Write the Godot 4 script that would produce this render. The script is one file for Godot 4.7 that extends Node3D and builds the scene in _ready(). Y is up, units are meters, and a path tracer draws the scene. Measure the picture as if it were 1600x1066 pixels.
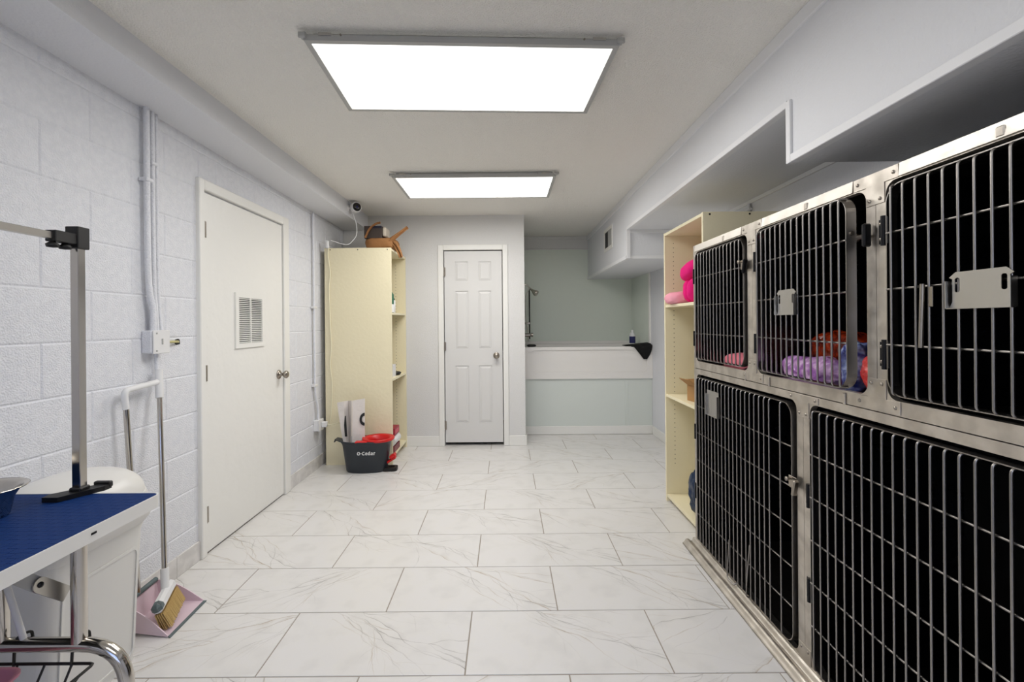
extends Node3D

# ---------------------------------------------------------------- helpers
var M := {}
var XF := Transform3D.IDENTITY
var counts := {}
const FLAT := -1

func _st() -> SurfaceTool:
	var st := SurfaceTool.new()
	st.begin(Mesh.PRIMITIVE_TRIANGLES)
	st.set_smooth_group(FLAT)
	return st

func tri(st: SurfaceTool, a: Vector3, b: Vector3, c: Vector3) -> void:
	st.add_vertex(XF * a); st.add_vertex(XF * b); st.add_vertex(XF * c)

func quad(st: SurfaceTool, a: Vector3, b: Vector3, c: Vector3, d: Vector3) -> void:
	tri(st, a, b, c); tri(st, a, c, d)

func mesh_of(st: SurfaceTool) -> ArrayMesh:
	st.generate_normals()
	return st.commit()

func numbered(parent: Node, called: String) -> String:
	var key := str(parent.get_instance_id()) + called
	var n: int = counts.get(key, 0)
	counts[key] = n + 1
	return called if n == 0 else "%s_%03d" % [called, n]

func put(parent: Node, called: String, mesh: Mesh, mat: Material, at := Vector3.ZERO) -> MeshInstance3D:
	var o := MeshInstance3D.new()
	o.name = numbered(parent, called)
	o.mesh = mesh
	o.material_override = mat
	o.cast_shadow = GeometryInstance3D.SHADOW_CASTING_SETTING_ON
	parent.add_child(o)
	o.position = at
	return o

func part(parent: Node, called: String, st: SurfaceTool, mat: Material, at := Vector3.ZERO) -> MeshInstance3D:
	return put(parent, called, mesh_of(st), mat, at)

func tag(o: Node, label: String, category: String, group := "") -> Node:
	o.set_meta("label", label)
	o.set_meta("category", category)
	if group != "":
		o.set_meta("group", group)
	return o

func thing(called: String, label: String, category: String, at := Vector3.ZERO, turn := 0.0, group := "") -> Node3D:
	var o := Node3D.new()
	o.name = numbered(self, called)
	add_child(o)
	o.position = at
	o.rotation.y = turn
	tag(o, label, category, group)
	return o

func struct(called: String, st: SurfaceTool, mat: Material, label: String) -> MeshInstance3D:
	var o := part(self, called, st, mat)
	o.set_meta("kind", "structure")
	o.set_meta("label", label)
	return o

# box given by its two corners, with chamfered edges
func bx(st: SurfaceTool, lo: Vector3, hi: Vector3, b := 0.0) -> void:
	var c := (lo + hi) / 2.0
	var h := (hi - lo).abs() / 2.0
	b = minf(b, minf(h.x, minf(h.y, h.z)) * 0.95)
	for ax in 3:
		var u := (ax + 1) % 3
		var w := (ax + 2) % 3
		for s: float in [-1.0, 1.0]:
			var p := []
			for k in [[-1, -1], [1, -1], [1, 1], [-1, 1]]:
				var q := Vector3.ZERO
				q[ax] = s * h[ax]; q[u] = k[0] * (h[u] - b); q[w] = k[1] * (h[w] - b)
				p.append(c + q)
			if s > 0: p.reverse()
			quad(st, p[0], p[1], p[2], p[3])
	if b <= 0.0:
		return
	for ax in 3:
		var u := (ax + 1) % 3
		var w := (ax + 2) % 3
		for su: float in [-1.0, 1.0]:
			for sw: float in [-1.0, 1.0]:
				var p := []
				for k in [[-1, 0], [1, 0], [1, 1], [-1, 1]]:
					var q := Vector3.ZERO
					q[ax] = k[0] * (h[ax] - b)
					q[u] = su * (h[u] - (b if k[1] == 1 else 0.0))
					q[w] = sw * (h[w] - (0.0 if k[1] == 1 else b))
					p.append(c + q)
				if su * sw < 0: p.reverse()
				quad(st, p[0], p[1], p[2], p[3])
	for sx: float in [-1.0, 1.0]:
		for sy: float in [-1.0, 1.0]:
			for sz: float in [-1.0, 1.0]:
				var a := c + Vector3(sx * h.x, sy * (h.y - b), sz * (h.z - b))
				var d := c + Vector3(sx * (h.x - b), sy * h.y, sz * (h.z - b))
				var e := c + Vector3(sx * (h.x - b), sy * (h.y - b), sz * h.z)
				if sx * sy * sz > 0: tri(st, a, e, d)
				else: tri(st, a, d, e)

func boxm(lo: Vector3, hi: Vector3, b := 0.0) -> SurfaceTool:
	var st := _st()
	bx(st, lo, hi, b)
	return st

# round bar swept along points
func tube(st: SurfaceTool, pts: Array, r: float, n := 10, caps := true, closed := false) -> void:
	var rings := []
	var m := pts.size()
	var up := Vector3.ZERO
	for i in m:
		var d: Vector3
		if closed: d = pts[(i + 1) % m] - pts[(i - 1 + m) % m]
		else: d = pts[mini(i + 1, m - 1)] - pts[maxi(i - 1, 0)]
		d = d.normalized()
		if up == Vector3.ZERO:
			up = d.cross(Vector3.UP if absf(d.y) < 0.9 else Vector3.RIGHT).normalized()
		up = (up - d * up.dot(d)).normalized()
		var side := d.cross(up)
		var ring := []
		for k in n:
			var a := TAU * k / n
			ring.append(pts[i] + (up * cos(a) + side * sin(a)) * r)
		rings.append(ring)
	st.set_smooth_group(1)
	for i in (m if closed else m - 1):
		var A: Array = rings[i]
		var B: Array = rings[(i + 1) % m]
		for k in n:
			var k2 := (k + 1) % n
			quad(st, A[k], B[k], B[k2], A[k2])
	st.set_smooth_group(FLAT)
	if caps and not closed:
		for k in range(1, n - 1):
			tri(st, rings[0][0], rings[0][k], rings[0][k + 1])
			tri(st, rings[m - 1][0], rings[m - 1][k + 1], rings[m - 1][k])

# points with rounded corners
func bend(pts: Array, r: float, n := 5) -> Array:
	var out := [pts[0]]
	for i in range(1, pts.size() - 1):
		var p: Vector3 = pts[i]
		var a: Vector3 = pts[i - 1] - p
		var b: Vector3 = pts[i + 1] - p
		var t := minf(r, minf(a.length(), b.length()) * 0.49)
		var s := p + a.normalized() * t
		var e := p + b.normalized() * t
		for k in n + 1:
			var f := float(k) / n
			out.append(s.lerp(p, f).lerp(p.lerp(e, f), f))
	out.append(pts[pts.size() - 1])
	return out

# smooth curve through points
func curve(pts: Array, n := 8) -> Array:
	var out := []
	var m := pts.size()
	for i in m - 1:
		var p0: Vector3 = pts[maxi(i - 1, 0)]
		var p1: Vector3 = pts[i]
		var p2: Vector3 = pts[i + 1]
		var p3: Vector3 = pts[mini(i + 2, m - 1)]
		for k in n:
			out.append(p1.cubic_interpolate(p2, p0, p3, float(k) / n))
	out.append(pts[m - 1])
	return out

# turned shape around y; profile of (radius, height)
func lathe(st: SurfaceTool, prof: Array, n := 24, sx := 1.0, sz := 1.0) -> void:
	st.set_smooth_group(1)
	for i in prof.size() - 1:
		var a: Vector2 = prof[i]
		var b: Vector2 = prof[i + 1]
		for k in n:
			var t0 := TAU * k / n
			var t1 := TAU * (k + 1) / n
			var p := func(v: Vector2, t: float) -> Vector3: return Vector3(cos(t) * v.x * sx, v.y, sin(t) * v.x * sz)
			if a.x < 1e-5:
				tri(st, p.call(a, t0), p.call(b, t0), p.call(b, t1))
			elif b.x < 1e-5:
				tri(st, p.call(a, t0), p.call(b, t0), p.call(a, t1))
			else:
				quad(st, p.call(a, t0), p.call(b, t0), p.call(b, t1), p.call(a, t1))
	st.set_smooth_group(FLAT)

# polygon in xy pushed along z from z0 to z1
func prism(st: SurfaceTool, poly: PackedVector2Array, z0: float, z1: float) -> void:
	var idx := Geometry2D.triangulate_polygon(poly)
	for i in range(0, idx.size(), 3):
		var a := poly[idx[i]]; var b := poly[idx[i + 1]]; var c := poly[idx[i + 2]]
		if (b - a).cross(c - a) > 0:
			var t := b; b = c; c = t
		tri(st, Vector3(a.x, a.y, z1), Vector3(b.x, b.y, z1), Vector3(c.x, c.y, z1))
		tri(st, Vector3(a.x, a.y, z0), Vector3(c.x, c.y, z0), Vector3(b.x, b.y, z0))
	var ccw := not Geometry2D.is_polygon_clockwise(poly)
	for i in poly.size():
		var p := poly[i]; var q := poly[(i + 1) % poly.size()]
		var A := Vector3(p.x, p.y, z0); var B := Vector3(q.x, q.y, z0)
		var C := Vector3(q.x, q.y, z1); var D := Vector3(p.x, p.y, z1)
		if ccw: quad(st, A, B, C, D)
		else: quad(st, D, C, B, A)

func rr(w: float, h: float, r: float, n := 5) -> PackedVector2Array:
	var o := PackedVector2Array()
	for c in [[1, 1, 0], [-1, 1, 1], [-1, -1, 2], [1, -1, 3]]:
		for k in n + 1:
			var a: float = PI / 2 * (c[2] + float(k) / n)
			o.append(Vector2(c[0] * (w / 2 - r) + cos(a) * r, c[1] * (h / 2 - r) + sin(a) * r))
	return o

func sd_rr(p: Vector2, hw: float, hh: float, r: float) -> float:
	var q := p.abs() - Vector2(hw - r, hh - r)
	return Vector2(maxf(q.x, 0), maxf(q.y, 0)).length() + minf(maxf(q.x, q.y), 0) - r

func cast_rr(c: Vector2, d: Vector2, mid: Vector2, hw: float, hh: float, r: float) -> Vector2:
	var a := 0.0
	var b := 6.0
	for k in 34:
		var t := (a + b) / 2
		if sd_rr(c + d * t - mid, hw, hh, r) < 0: a = t
		else: b = t
	return c + d * a

# flat plate in xy with a rounded opening, between z0 and z1 (z1 is the front)
func plate(st: SurfaceTool, outer: Rect2, hole: Rect2, r: float, z0: float, z1: float, ro := 0.0) -> void:
	var c := hole.get_center()
	var angs := []
	for p in rr(hole.size.x, hole.size.y, r, 6): angs.append(p.angle())
	for k in [outer.position, outer.end, Vector2(outer.position.x, outer.end.y), Vector2(outer.end.x, outer.position.y)]:
		angs.append((k - c).angle())
	if ro > 0.0:
		for p in rr(outer.size.x, outer.size.y, ro, 6): angs.append((p + outer.get_center() - c).angle())
	angs.sort()
	var I := []; var O := []
	for a in angs:
		var d := Vector2.from_angle(a)
		I.append(cast_rr(c, d, c, hole.size.x / 2, hole.size.y / 2, r))
		O.append(cast_rr(c, d, outer.get_center(), outer.size.x / 2, outer.size.y / 2, ro))
	var f := func(p: Vector2, z: float) -> Vector3: return Vector3(p.x, p.y, z)
	for i in angs.size():
		var j := (i + 1) % angs.size()
		if absf(angs[j] - angs[i]) < 1e-5: continue
		quad(st, f.call(O[i], z1), f.call(I[i], z1), f.call(I[j], z1), f.call(O[j], z1))
		quad(st, f.call(O[j], z0), f.call(I[j], z0), f.call(I[i], z0), f.call(O[i], z0))
		quad(st, f.call(I[i], z1), f.call(I[i], z0), f.call(I[j], z0), f.call(I[j], z1))
		quad(st, f.call(O[j], z1), f.call(O[j], z0), f.call(O[i], z0), f.call(O[i], z1))

# soft lump: superellipsoid with creases
func blob(st: SurfaceTool, rad: Vector3, pw: float, amp: float, sd: int, freq := 6.0, nu := 36, nv := 22) -> void:
	var nz := FastNoiseLite.new()
	nz.seed = sd
	nz.noise_type = FastNoiseLite.TYPE_SIMPLEX
	nz.fractal_type = FastNoiseLite.FRACTAL_RIDGED
	nz.fractal_octaves = 3
	nz.frequency = freq
	var P := []
	var e := 2.0 / pw
	for j in nv + 1:
		var row := []
		var ph := PI * (float(j) / nv - 0.5)
		for i in nu:
			var th := TAU * i / nu
			var cp := cos(ph); var sp := sin(ph); var ct := cos(th); var sn := sin(th)
			var q := Vector3(signf(ct) * pow(absf(ct), e) * pow(absf(cp), e), signf(sp) * pow(absf(sp), e), signf(sn) * pow(absf(sn), e) * pow(absf(cp), e))
			var p := q * rad
			var k := 1.0 - amp * (0.5 - 0.5 * nz.get_noise_3dv(p))
			row.append(p * k)
		P.append(row)
	st.set_smooth_group(1)
	for j in nv:
		for i in nu:
			var i2 := (i + 1) % nu
			if j == 0: tri(st, P[0][0], P[1][i2], P[1][i])
			elif j == nv - 1: tri(st, P[j][i], P[nv][0], P[j][i2])
			else: quad(st, P[j][i], P[j + 1][i], P[j + 1][i2], P[j][i2])
	st.set_smooth_group(FLAT)

# thin bent sheet through rows of points, with thickness
func sheet(st: SurfaceTool, rows: Array, th: float) -> void:
	var nr := rows.size()
	var nc: int = rows[0].size()
	var N := []
	for j in nr:
		var r := []
		for i in nc:
			var du: Vector3 = rows[j][mini(i + 1, nc - 1)] - rows[j][maxi(i - 1, 0)]
			var dv: Vector3 = rows[mini(j + 1, nr - 1)][i] - rows[maxi(j - 1, 0)][i]
			r.append(du.cross(dv).normalized() * th / 2)
		N.append(r)
	st.set_smooth_group(1)
	for j in nr - 1:
		for i in nc - 1:
			quad(st, rows[j][i] + N[j][i], rows[j + 1][i] + N[j + 1][i], rows[j + 1][i + 1] + N[j + 1][i + 1], rows[j][i + 1] + N[j][i + 1])
	st.set_smooth_group(2)
	for j in nr - 1:
		for i in nc - 1:
			quad(st, rows[j][i] - N[j][i], rows[j][i + 1] - N[j][i + 1], rows[j + 1][i + 1] - N[j + 1][i + 1], rows[j + 1][i] - N[j + 1][i])
	st.set_smooth_group(FLAT)
	for i in nc - 1:
		for j in [0, nr - 1]:
			quad(st, rows[j][i] - N[j][i], rows[j][i + 1] - N[j][i + 1], rows[j][i + 1] + N[j][i + 1], rows[j][i] + N[j][i])
	for j in nr - 1:
		for i in [0, nc - 1]:
			quad(st, rows[j][i] - N[j][i], rows[j + 1][i] - N[j + 1][i], rows[j + 1][i] + N[j + 1][i], rows[j][i] + N[j][i])

# ---------------------------------------------------------------- materials
func mat(c: Color, rough := 0.5, metal := 0.0, spec := 0.5) -> StandardMaterial3D:
	var m := StandardMaterial3D.new()
	m.albedo_color = c
	m.roughness = rough
	m.metallic = metal
	m.metallic_specular = spec
	return m

func noise_img(sd: int, freq: float, size := 256, oct := 4) -> Image:
	var nz := FastNoiseLite.new()
	nz.seed = sd
	nz.noise_type = FastNoiseLite.TYPE_SIMPLEX_SMOOTH
	nz.frequency = freq
	nz.fractal_octaves = oct
	return nz.get_seamless_image(size, size)

func bumpy(m: StandardMaterial3D, sd: int, freq: float, strength: float, scale: float, oct := 3) -> StandardMaterial3D:
	var im := noise_img(sd, freq, 256, oct)
	im.bump_map_to_normal_map(strength)
	m.normal_enabled = true
	m.normal_texture = ImageTexture.create_from_image(im)
	m.normal_scale = 1.0
	m.uv1_triplanar = true
	m.uv1_world_triplanar = true
	m.uv1_scale = Vector3.ONE * scale
	return m

# tint the colour with uneven patches between two tones
func patchy(m: StandardMaterial3D, a: Color, b: Color, sd: int, freq: float, oct := 4) -> StandardMaterial3D:
	var g := noise_img(sd, freq, 256, oct)
	var im := Image.create(256, 256, false, Image.FORMAT_RGB8)
	for y in 256:
		for x in 256:
			im.set_pixel(x, y, a.lerp(b, smoothstep(0.2, 0.8, g.get_pixel(x, y).r)))
	m.albedo_color = Color.WHITE
	m.albedo_texture = ImageTexture.create_from_image(im)
	return m

func smudged(m: StandardMaterial3D, lo: float, hi: float, sd: int, freq: float, scale: float) -> StandardMaterial3D:
	var g := noise_img(sd, freq, 256, 5)
	var im := Image.create(256, 256, false, Image.FORMAT_RGB8)
	for y in 256:
		for x in 256:
			var v := lerpf(lo, hi, g.get_pixel(x, y).r)
			im.set_pixel(x, y, Color(v, v, v))
	m.roughness = 1.0
	m.roughness_texture = ImageTexture.create_from_image(im)
	m.roughness_texture_channel = BaseMaterial3D.TEXTURE_CHANNEL_RED
	m.uv1_triplanar = true
	m.uv1_world_triplanar = true
	m.uv1_scale = Vector3.ONE * scale
	return m

# eight marble tile prints in one picture, each 512 x 256
func marble_image() -> Image:
	var im := Image.create(1024, 1024, false, Image.FORMAT_RGB8)
	var g := noise_img(11, 0.012, 512, 4)
	for y in 1024:
		for x in 1024:
			var v := g.get_pixel((x * 2 / 3) % 512, (y * 2 / 3) % 512).r
			im.set_pixel(x, y, Color(0.882, 0.874, 0.863).lerp(Color(0.858, 0.85, 0.84), smoothstep(0.4, 0.95, v)))
	var rng := RandomNumberGenerator.new()
	rng.seed = 77
	for t in 8:
		var box := Rect2((t % 2) * 512, (t / 2) * 256, 512, 256)
		var lean := 1.0 if t % 3 != 1 else -1.0
		for k in rng.randi_range(2, 3):
			# one long vein across the tile, with thin companions beside it
			var p := Vector2(rng.randf_range(-60, 330), -4.0 if lean > 0 else 260.0)
			var a := rng.randf_range(0.42, 0.8) * lean
			vein(im, box, p, a, 620, rng.randf_range(0.5, 0.85), rng, 0, true)
			for q in rng.randi_range(1, 2):
				vein(im, box, p + Vector2(rng.randf_range(-60, 60), rng.randf_range(0, 40) * lean), a + rng.randf_range(-0.12, 0.12), rng.randi_range(200, 420), rng.randf_range(0.2, 0.42), rng, 1, false)
	return im

# thin crooked line with a soft smear on one side
func vein(im: Image, box: Rect2, p: Vector2, a: float, n: int, dark: float, rng: RandomNumberGenerator, depth: int, wide: bool) -> void:
	var a0 := a
	var warm := rng.randf() < 0.3
	var col := Color(0.58, 0.49, 0.38) if warm else Color(0.50, 0.485, 0.47)
	var feather := (1.0 if rng.randf() < 0.5 else -1.0)
	var soft := rng.randi_range(6, 15) if wide else 2
	var ph := rng.randf() * TAU
	for i in n:
		if i % 7 == 0:
			a += rng.randf_range(-0.32, 0.32)
			a = lerpf(a, a0, 0.22)
		p += Vector2(cos(a), sin(a))
		var s := (0.5 + 0.5 * sin(i * 0.021 + ph)) * (0.7 + 0.3 * sin(i * 0.09 + ph * 3.0)) + 0.12
		s *= minf(1.0, (n - i) / 60.0)
		var nrm := Vector2(-sin(a), cos(a)) * feather
		for k in soft + 2:
			var f := dark * s * (1.0 if k == 0 else (0.85 if k == 1 and wide else 0.5 if k == 1 else 0.2 * s * (1.0 - k / (soft + 2.0))))
			var q := p + nrm * k
			if f > 0.01 and q.x >= 0 and q.y >= 0 and q.x < box.size.x and q.y < box.size.y:
				var x := int(box.position.x + q.x); var y := int(box.position.y + q.y)
				im.set_pixel(x, y, im.get_pixel(x, y).lerp(col, f))
		if depth < 2 and rng.randf() < 0.007:
			vein(im, box, p, a + rng.randf_range(0.3, 0.7) * (1.0 if rng.randf() < 0.5 else -1.0), n / 3, dark * 0.6, rng, depth + 1, false)

func rib_image() -> Image:
	# raised bars of the rubber mat, turned in a basket pattern
	var im := Image.create(128, 128, false, Image.FORMAT_RGB8)
	for y in 128:
		for x in 128:
			var cx := x / 64; var cy := y / 64
			var u := (x % 64) if (cx + cy) % 2 == 0 else (y % 64)
			var w := (y % 64) if (cx + cy) % 2 == 0 else (x % 64)
			var v := smoothstep(0.1, 0.5, sin(PI * fmod(u, 16.0) / 16.0)) * smoothstep(0.0, 6.0, minf(w, 63 - w))
			im.set_pixel(x, y, Color(v, v, v))
	return im

func make_materials() -> void:
	M.block = bumpy(patchy(mat(Color.WHITE, 0.55), Color(0.885, 0.892, 0.915), Color(0.905, 0.91, 0.93), 5, 0.02), 3, 0.10, 3.0, 4.5)
	M.wall = bumpy(mat(Color(0.89, 0.895, 0.915), 0.6), 4, 0.08, 1.5, 4.0)
	M.closet_wall = bumpy(mat(Color(0.87, 0.868, 0.863), 0.6), 6, 0.08, 1.5, 4.0)
	M.soffit = bumpy(mat(Color(0.885, 0.89, 0.905), 0.55), 7, 0.06, 1.2, 4.0)
	M.bead = mat(Color(0.92, 0.922, 0.93), 0.5)
	M.ceiling = bumpy(mat(Color(0.955, 0.945, 0.92), 0.85), 8, 0.09, 5.0, 4.0)
	M.white_paint = mat(Color(0.93, 0.927, 0.91), 0.4)
	M.door_paint = bumpy(mat(Color(0.93, 0.927, 0.91), 0.4), 9, 0.02, 0.8, 2.0)
	M.closet_door = mat(Color(0.86, 0.857, 0.85), 0.45)
	M.grout = mat(Color(0.60, 0.565, 0.52), 0.9)
	var tile := mat(Color.WHITE, 0.22)
	tile.albedo_texture = ImageTexture.create_from_image(marble_image())
	M.tile = tile
	M.base_tile = patchy(mat(Color.WHITE, 0.3), Color(0.88, 0.87, 0.86), Color(0.82, 0.81, 0.8), 12, 0.02)
	M.base_tile.uv1_triplanar = true
	M.base_tile.uv1_world_triplanar = true
	M.base_tile.uv1_scale = Vector3.ONE * 2.0
	M.green = bumpy(mat(Color(0.865, 0.895, 0.855), 0.3), 13, 0.02, 0.6, 2.0)
	M.tub = mat(Color(0.92, 0.91, 0.895), 0.25)
	M.green_panel = mat(Color(0.845, 0.87, 0.85), 0.4)
	M.steel = smudged(patchy(mat(Color.WHITE, 0.4, 1.0), Color(0.73, 0.705, 0.67), Color(0.81, 0.785, 0.75), 24, 0.012, 5), 0.32, 0.6, 21, 0.02, 3.0)
	M.strip = smudged(mat(Color(0.84, 0.82, 0.79), 0.4, 1.0), 0.42, 0.6, 23, 0.02, 3.0)
	M.rod = mat(Color(0.60, 0.585, 0.57), 0.32, 1.0)
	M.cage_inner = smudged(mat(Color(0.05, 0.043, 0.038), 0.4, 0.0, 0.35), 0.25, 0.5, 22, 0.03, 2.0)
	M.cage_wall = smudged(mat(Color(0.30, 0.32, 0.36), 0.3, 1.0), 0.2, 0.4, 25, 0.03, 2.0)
	M.chrome = mat(Color(0.78, 0.76, 0.73), 0.14, 1.0)
	M.nickel = mat(Color(0.62, 0.59, 0.55), 0.28, 1.0)
	M.dark_metal = mat(Color(0.12, 0.12, 0.13), 0.4, 0.7)
	M.black = mat(Color(0.03, 0.03, 0.032), 0.5)
	M.black_gloss = mat(Color(0.02, 0.02, 0.025), 0.15)
	M.cream = bumpy(mat(Color(0.93, 0.893, 0.765), 0.45), 14, 0.03, 0.5, 3.0)
	M.cream_edge = mat(Color(0.94, 0.915, 0.80), 0.45)
	M.hole = mat(Color(0.20, 0.16, 0.10), 0.9)
	M.plastic = mat(Color(0.89, 0.885, 0.87), 0.35)
	M.white = mat(Color(0.9, 0.9, 0.9), 0.4)
	M.frame_grey = mat(Color(0.70, 0.70, 0.69), 0.4)
	var lens := mat(Color(0.95, 0.95, 0.95), 0.5)
	lens.emission_enabled = true
	lens.emission = Color(1.0, 0.995, 0.98)
	lens.emission_energy_multiplier = 1.6
	M.lens = lens
	var blue := mat(Color(0.035, 0.17, 0.40), 0.62, 0.0, 0.25)
	var rib := rib_image()
	var ribc := Image.create(128, 128, false, Image.FORMAT_RGB8)
	for y in 128:
		for x in 128: ribc.set_pixel(x, y, Color(0.03, 0.145, 0.36).lerp(Color(0.07, 0.22, 0.46), rib.get_pixel(x, y).r))
	rib.bump_map_to_normal_map(9.0)
	blue.albedo_color = Color.WHITE
	blue.albedo_texture = ImageTexture.create_from_image(ribc)
	blue.normal_enabled = true
	blue.normal_texture = ImageTexture.create_from_image(rib)
	blue.uv1_triplanar = true
	blue.uv1_world_triplanar = true
	blue.uv1_scale = Vector3.ONE * 22.0
	M.mat_blue = blue
	M.edge_band = mat(Color(0.88, 0.875, 0.86), 0.35)
	M.alu = mat(Color(0.72, 0.71, 0.69), 0.3, 1.0)
	M.kraft = bumpy(mat(Color(0.60, 0.42, 0.25), 0.8), 15, 0.03, 2.0, 5.0)
	M.card = bumpy(mat(Color(0.66, 0.50, 0.31), 0.8), 16, 0.03, 0.8, 5.0)
	M.hot_pink = bumpy(mat(Color(0.92, 0.08, 0.50), 0.95), 17, 0.1, 4.0, 9.0)
	M.pale_pink = bumpy(mat(Color(0.96, 0.66, 0.73), 0.95), 18, 0.1, 4.0, 9.0)
	M.bin_pink = mat(Color(0.80, 0.52, 0.60), 0.4)
	M.pan_pink = mat(Color(0.88, 0.79, 0.83), 0.4)
	M.grey_rubber = mat(Color(0.36, 0.41, 0.42), 0.6)
	M.bristle = bumpy(mat(Color(0.84, 0.72, 0.48), 0.9), 19, 0.1, 4.0, 12.0)
	M.bucket = mat(Color(0.13, 0.16, 0.19), 0.4)
	M.red = mat(Color(0.80, 0.05, 0.05), 0.35)
	M.paper = bumpy(mat(Color(0.87, 0.845, 0.825), 0.7), 20, 0.02, 1.0, 4.0)
	M.print_black = mat(Color(0.05, 0.05, 0.06), 0.6)
	M.glass_pane = mat(Color(0.9, 0.95, 1.0, 0.08), 0.02)
	M.glass_pane.transparency = BaseMaterial3D.TRANSPARENCY_ALPHA

# ---------------------------------------------------------------- room measures
const CEIL := 2.41
const WL := -1.69      # face of the block wall
const WR := 1.67       # face of the right wall
const CZ := -4.915     # face of the closet wall
const BZ := -6.2       # wall behind the tub
const FZ := 1.7        # wall behind the camera
const CX := 1.08       # front of the cage bank

func _ready() -> void:
	# camera: level, rolled by half a degree, lens shifted as the horizon shows
	var cam := Camera3D.new()
	cam.name = "camera"
	add_child(cam)
	cam.position = Vector3(0, 1.285, 0)
	cam.rotation_degrees = Vector3(0, 0, -0.5)
	cam.projection = Camera3D.PROJECTION_FRUSTUM
	cam.near = 0.05
	cam.far = 60.0
	cam.size = 0.05 * 1066.0 / 735.0
	cam.frustum_offset = Vector2(10.0, -29.0) / 735.0 * 0.05
	cam.current = true
	# sky seen only through the window behind the camera
	var env := Environment.new()
	env.background_mode = Environment.BG_SKY
	var sky := Sky.new()
	var sm := ProceduralSkyMaterial.new()
	sm.sky_top_color = Color(0.46, 0.60, 0.90)
	sm.sky_horizon_color = Color(0.88, 0.91, 0.96)
	sm.ground_bottom_color = Color(0.50, 0.49, 0.47)
	sm.ground_horizon_color = Color(0.62, 0.62, 0.62)
	sky.sky_material = sm
	env.sky = sky
	env.background_energy_multiplier = 4.0
	env.tonemap_mode = Environment.TONE_MAPPER_LINEAR
	env.tonemap_exposure = 1.0
	env.sdfgi_enabled = true
	env.ssao_enabled = true
	env.ssil_enabled = true
	var we := WorldEnvironment.new()
	we.name = "world_environment"
	we.environment = env
	add_child(we)
	make_materials()
	# the three ceiling panels carry the light
	light_panel(Vector3(-0.165, CEIL, -2.12), deg_to_rad(2.5), "large white lit ceiling panel light nearest the cages")
	light_panel(Vector3(-0.225, CEIL, -3.79), 0.0, "smaller looking lit ceiling panel light in front of the closet", 1.2)
	light_panel(Vector3(-0.16, CEIL, 0.1), 0.0, "lit ceiling panel light overhead between grooming table and cages", 0.55)
	build_room()
	build_doors()
	build_tub()
	build_cages()
	build_shelves()
	build_grooming()
	build_left_wall_things()
	build_cleaning()
	build_shelf_contents()

# ---------------------------------------------------------------- lights
const LAMP_ENERGY := 2.9
func light_panel(at: Vector3, turn: float, label: String, power := 1.0) -> void:
	var t := thing("ceiling_light", label, "ceiling light", at, turn, "ceiling panel lights")
	# housing against the ceiling, a lip round the lens, corner clips
	part(t, "housing", boxm(Vector3(-0.585, -0.022, -0.275), Vector3(0.585, 0.0, 0.275), 0.003), M.frame_grey)
	var st := _st()
	XF = Transform3D(Basis(Vector3.RIGHT, Vector3(0, 0, 1), Vector3(0, -1, 0)), Vector3(0, -0.0, 0))
	plate(st, Rect2(-0.61, -0.3, 1.22, 0.6), Rect2(-0.588, -0.278, 1.176, 0.556), 0.002, 0.018, 0.042)
	XF = Transform3D.IDENTITY
	part(t, "frame", st, M.frame_grey)
	part(t, "lens", boxm(Vector3(-0.588, -0.037, -0.278), Vector3(0.588, -0.030, 0.278)), M.lens)
	for sx: float in [-1.0, 1.0]:
		var c := _st()
		bx(c, Vector3(sx * 0.61 - 0.012, -0.034, 0.285), Vector3(sx * 0.61 + 0.012, -0.014, 0.312), 0.003)
		tube(c, [Vector3(sx * 0.625, -0.03, 0.3), Vector3(sx * 0.625, -0.012, 0.3)], 0.006, 8)
		part(t, "corner_clip", c, M.frame_grey)
		part(t, "latch_plate", boxm(Vector3(sx * 0.53 - 0.025, -0.024, 0.3), Vector3(sx * 0.53 + 0.025, -0.012, 0.304), 0.001), M.alu)
		var s := _st()
		tube(s, [Vector3(sx * 0.47, -0.02, 0.299), Vector3(sx * 0.47, -0.02, 0.304)], 0.004, 8)
		part(t, "screw", s, M.nickel)
	var a := AreaLight3D.new()
	a.name = "panel_glow"
	a.area_size = Vector2(1.17, 0.55)
	a.area_normalize_energy = false
	a.light_energy = LAMP_ENERGY * power
	a.light_color = Color(1.0, 0.99, 0.975)
	a.shadow_enabled = true
	a.area_range = 12.0
	t.add_child(a)
	a.position = Vector3(0, -0.0385, 0)
	a.rotation_degrees = Vector3(-90, 0, 0)

# ---------------------------------------------------------------- room
func tile_mesh(w: float, d: float, design: int, flip: int, u0: float, u1: float, v0: float, v1: float) -> ArrayMesh:
	var st := _st()
	var b := 0.0015
	var ox := (design % 2) * 0.5
	var oy := (design / 2) * 0.25
	var uvf := func(x: float, z: float) -> Vector2:
		var u := lerpf(u0, u1, clampf(x / w + 0.5, 0.004, 0.996))
		var v := lerpf(v0, v1, clampf(z / d + 0.5, 0.008, 0.992))
		if flip & 1: u = 1.0 - u
		if flip & 2: v = 1.0 - v
		return Vector2(ox + u * 0.5, oy + v * 0.25)
	var add := func(p: Vector3) -> void:
		st.set_uv(uvf.call(p.x, p.z)); st.add_vertex(p)
	var T := []; var L := []
	for k in [[-1, -1], [1, -1], [1, 1], [-1, 1]]:
		T.append(Vector3(k[0] * (w / 2 - b), 0.0, k[1] * (d / 2 - b)))
		L.append(Vector3(k[0] * w / 2, -0.003, k[1] * d / 2))
	for q in [[T[0], T[1], T[2], T[3]], [L[0], L[1], T[1], T[0]], [L[1], L[2], T[2], T[1]], [L[2], L[3], T[3], T[2]], [L[3], L[0], T[0], T[3]]]:
		for i in [0, 1, 2, 0, 2, 3]: add.call(q[i])
	return mesh_of(st)

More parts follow.
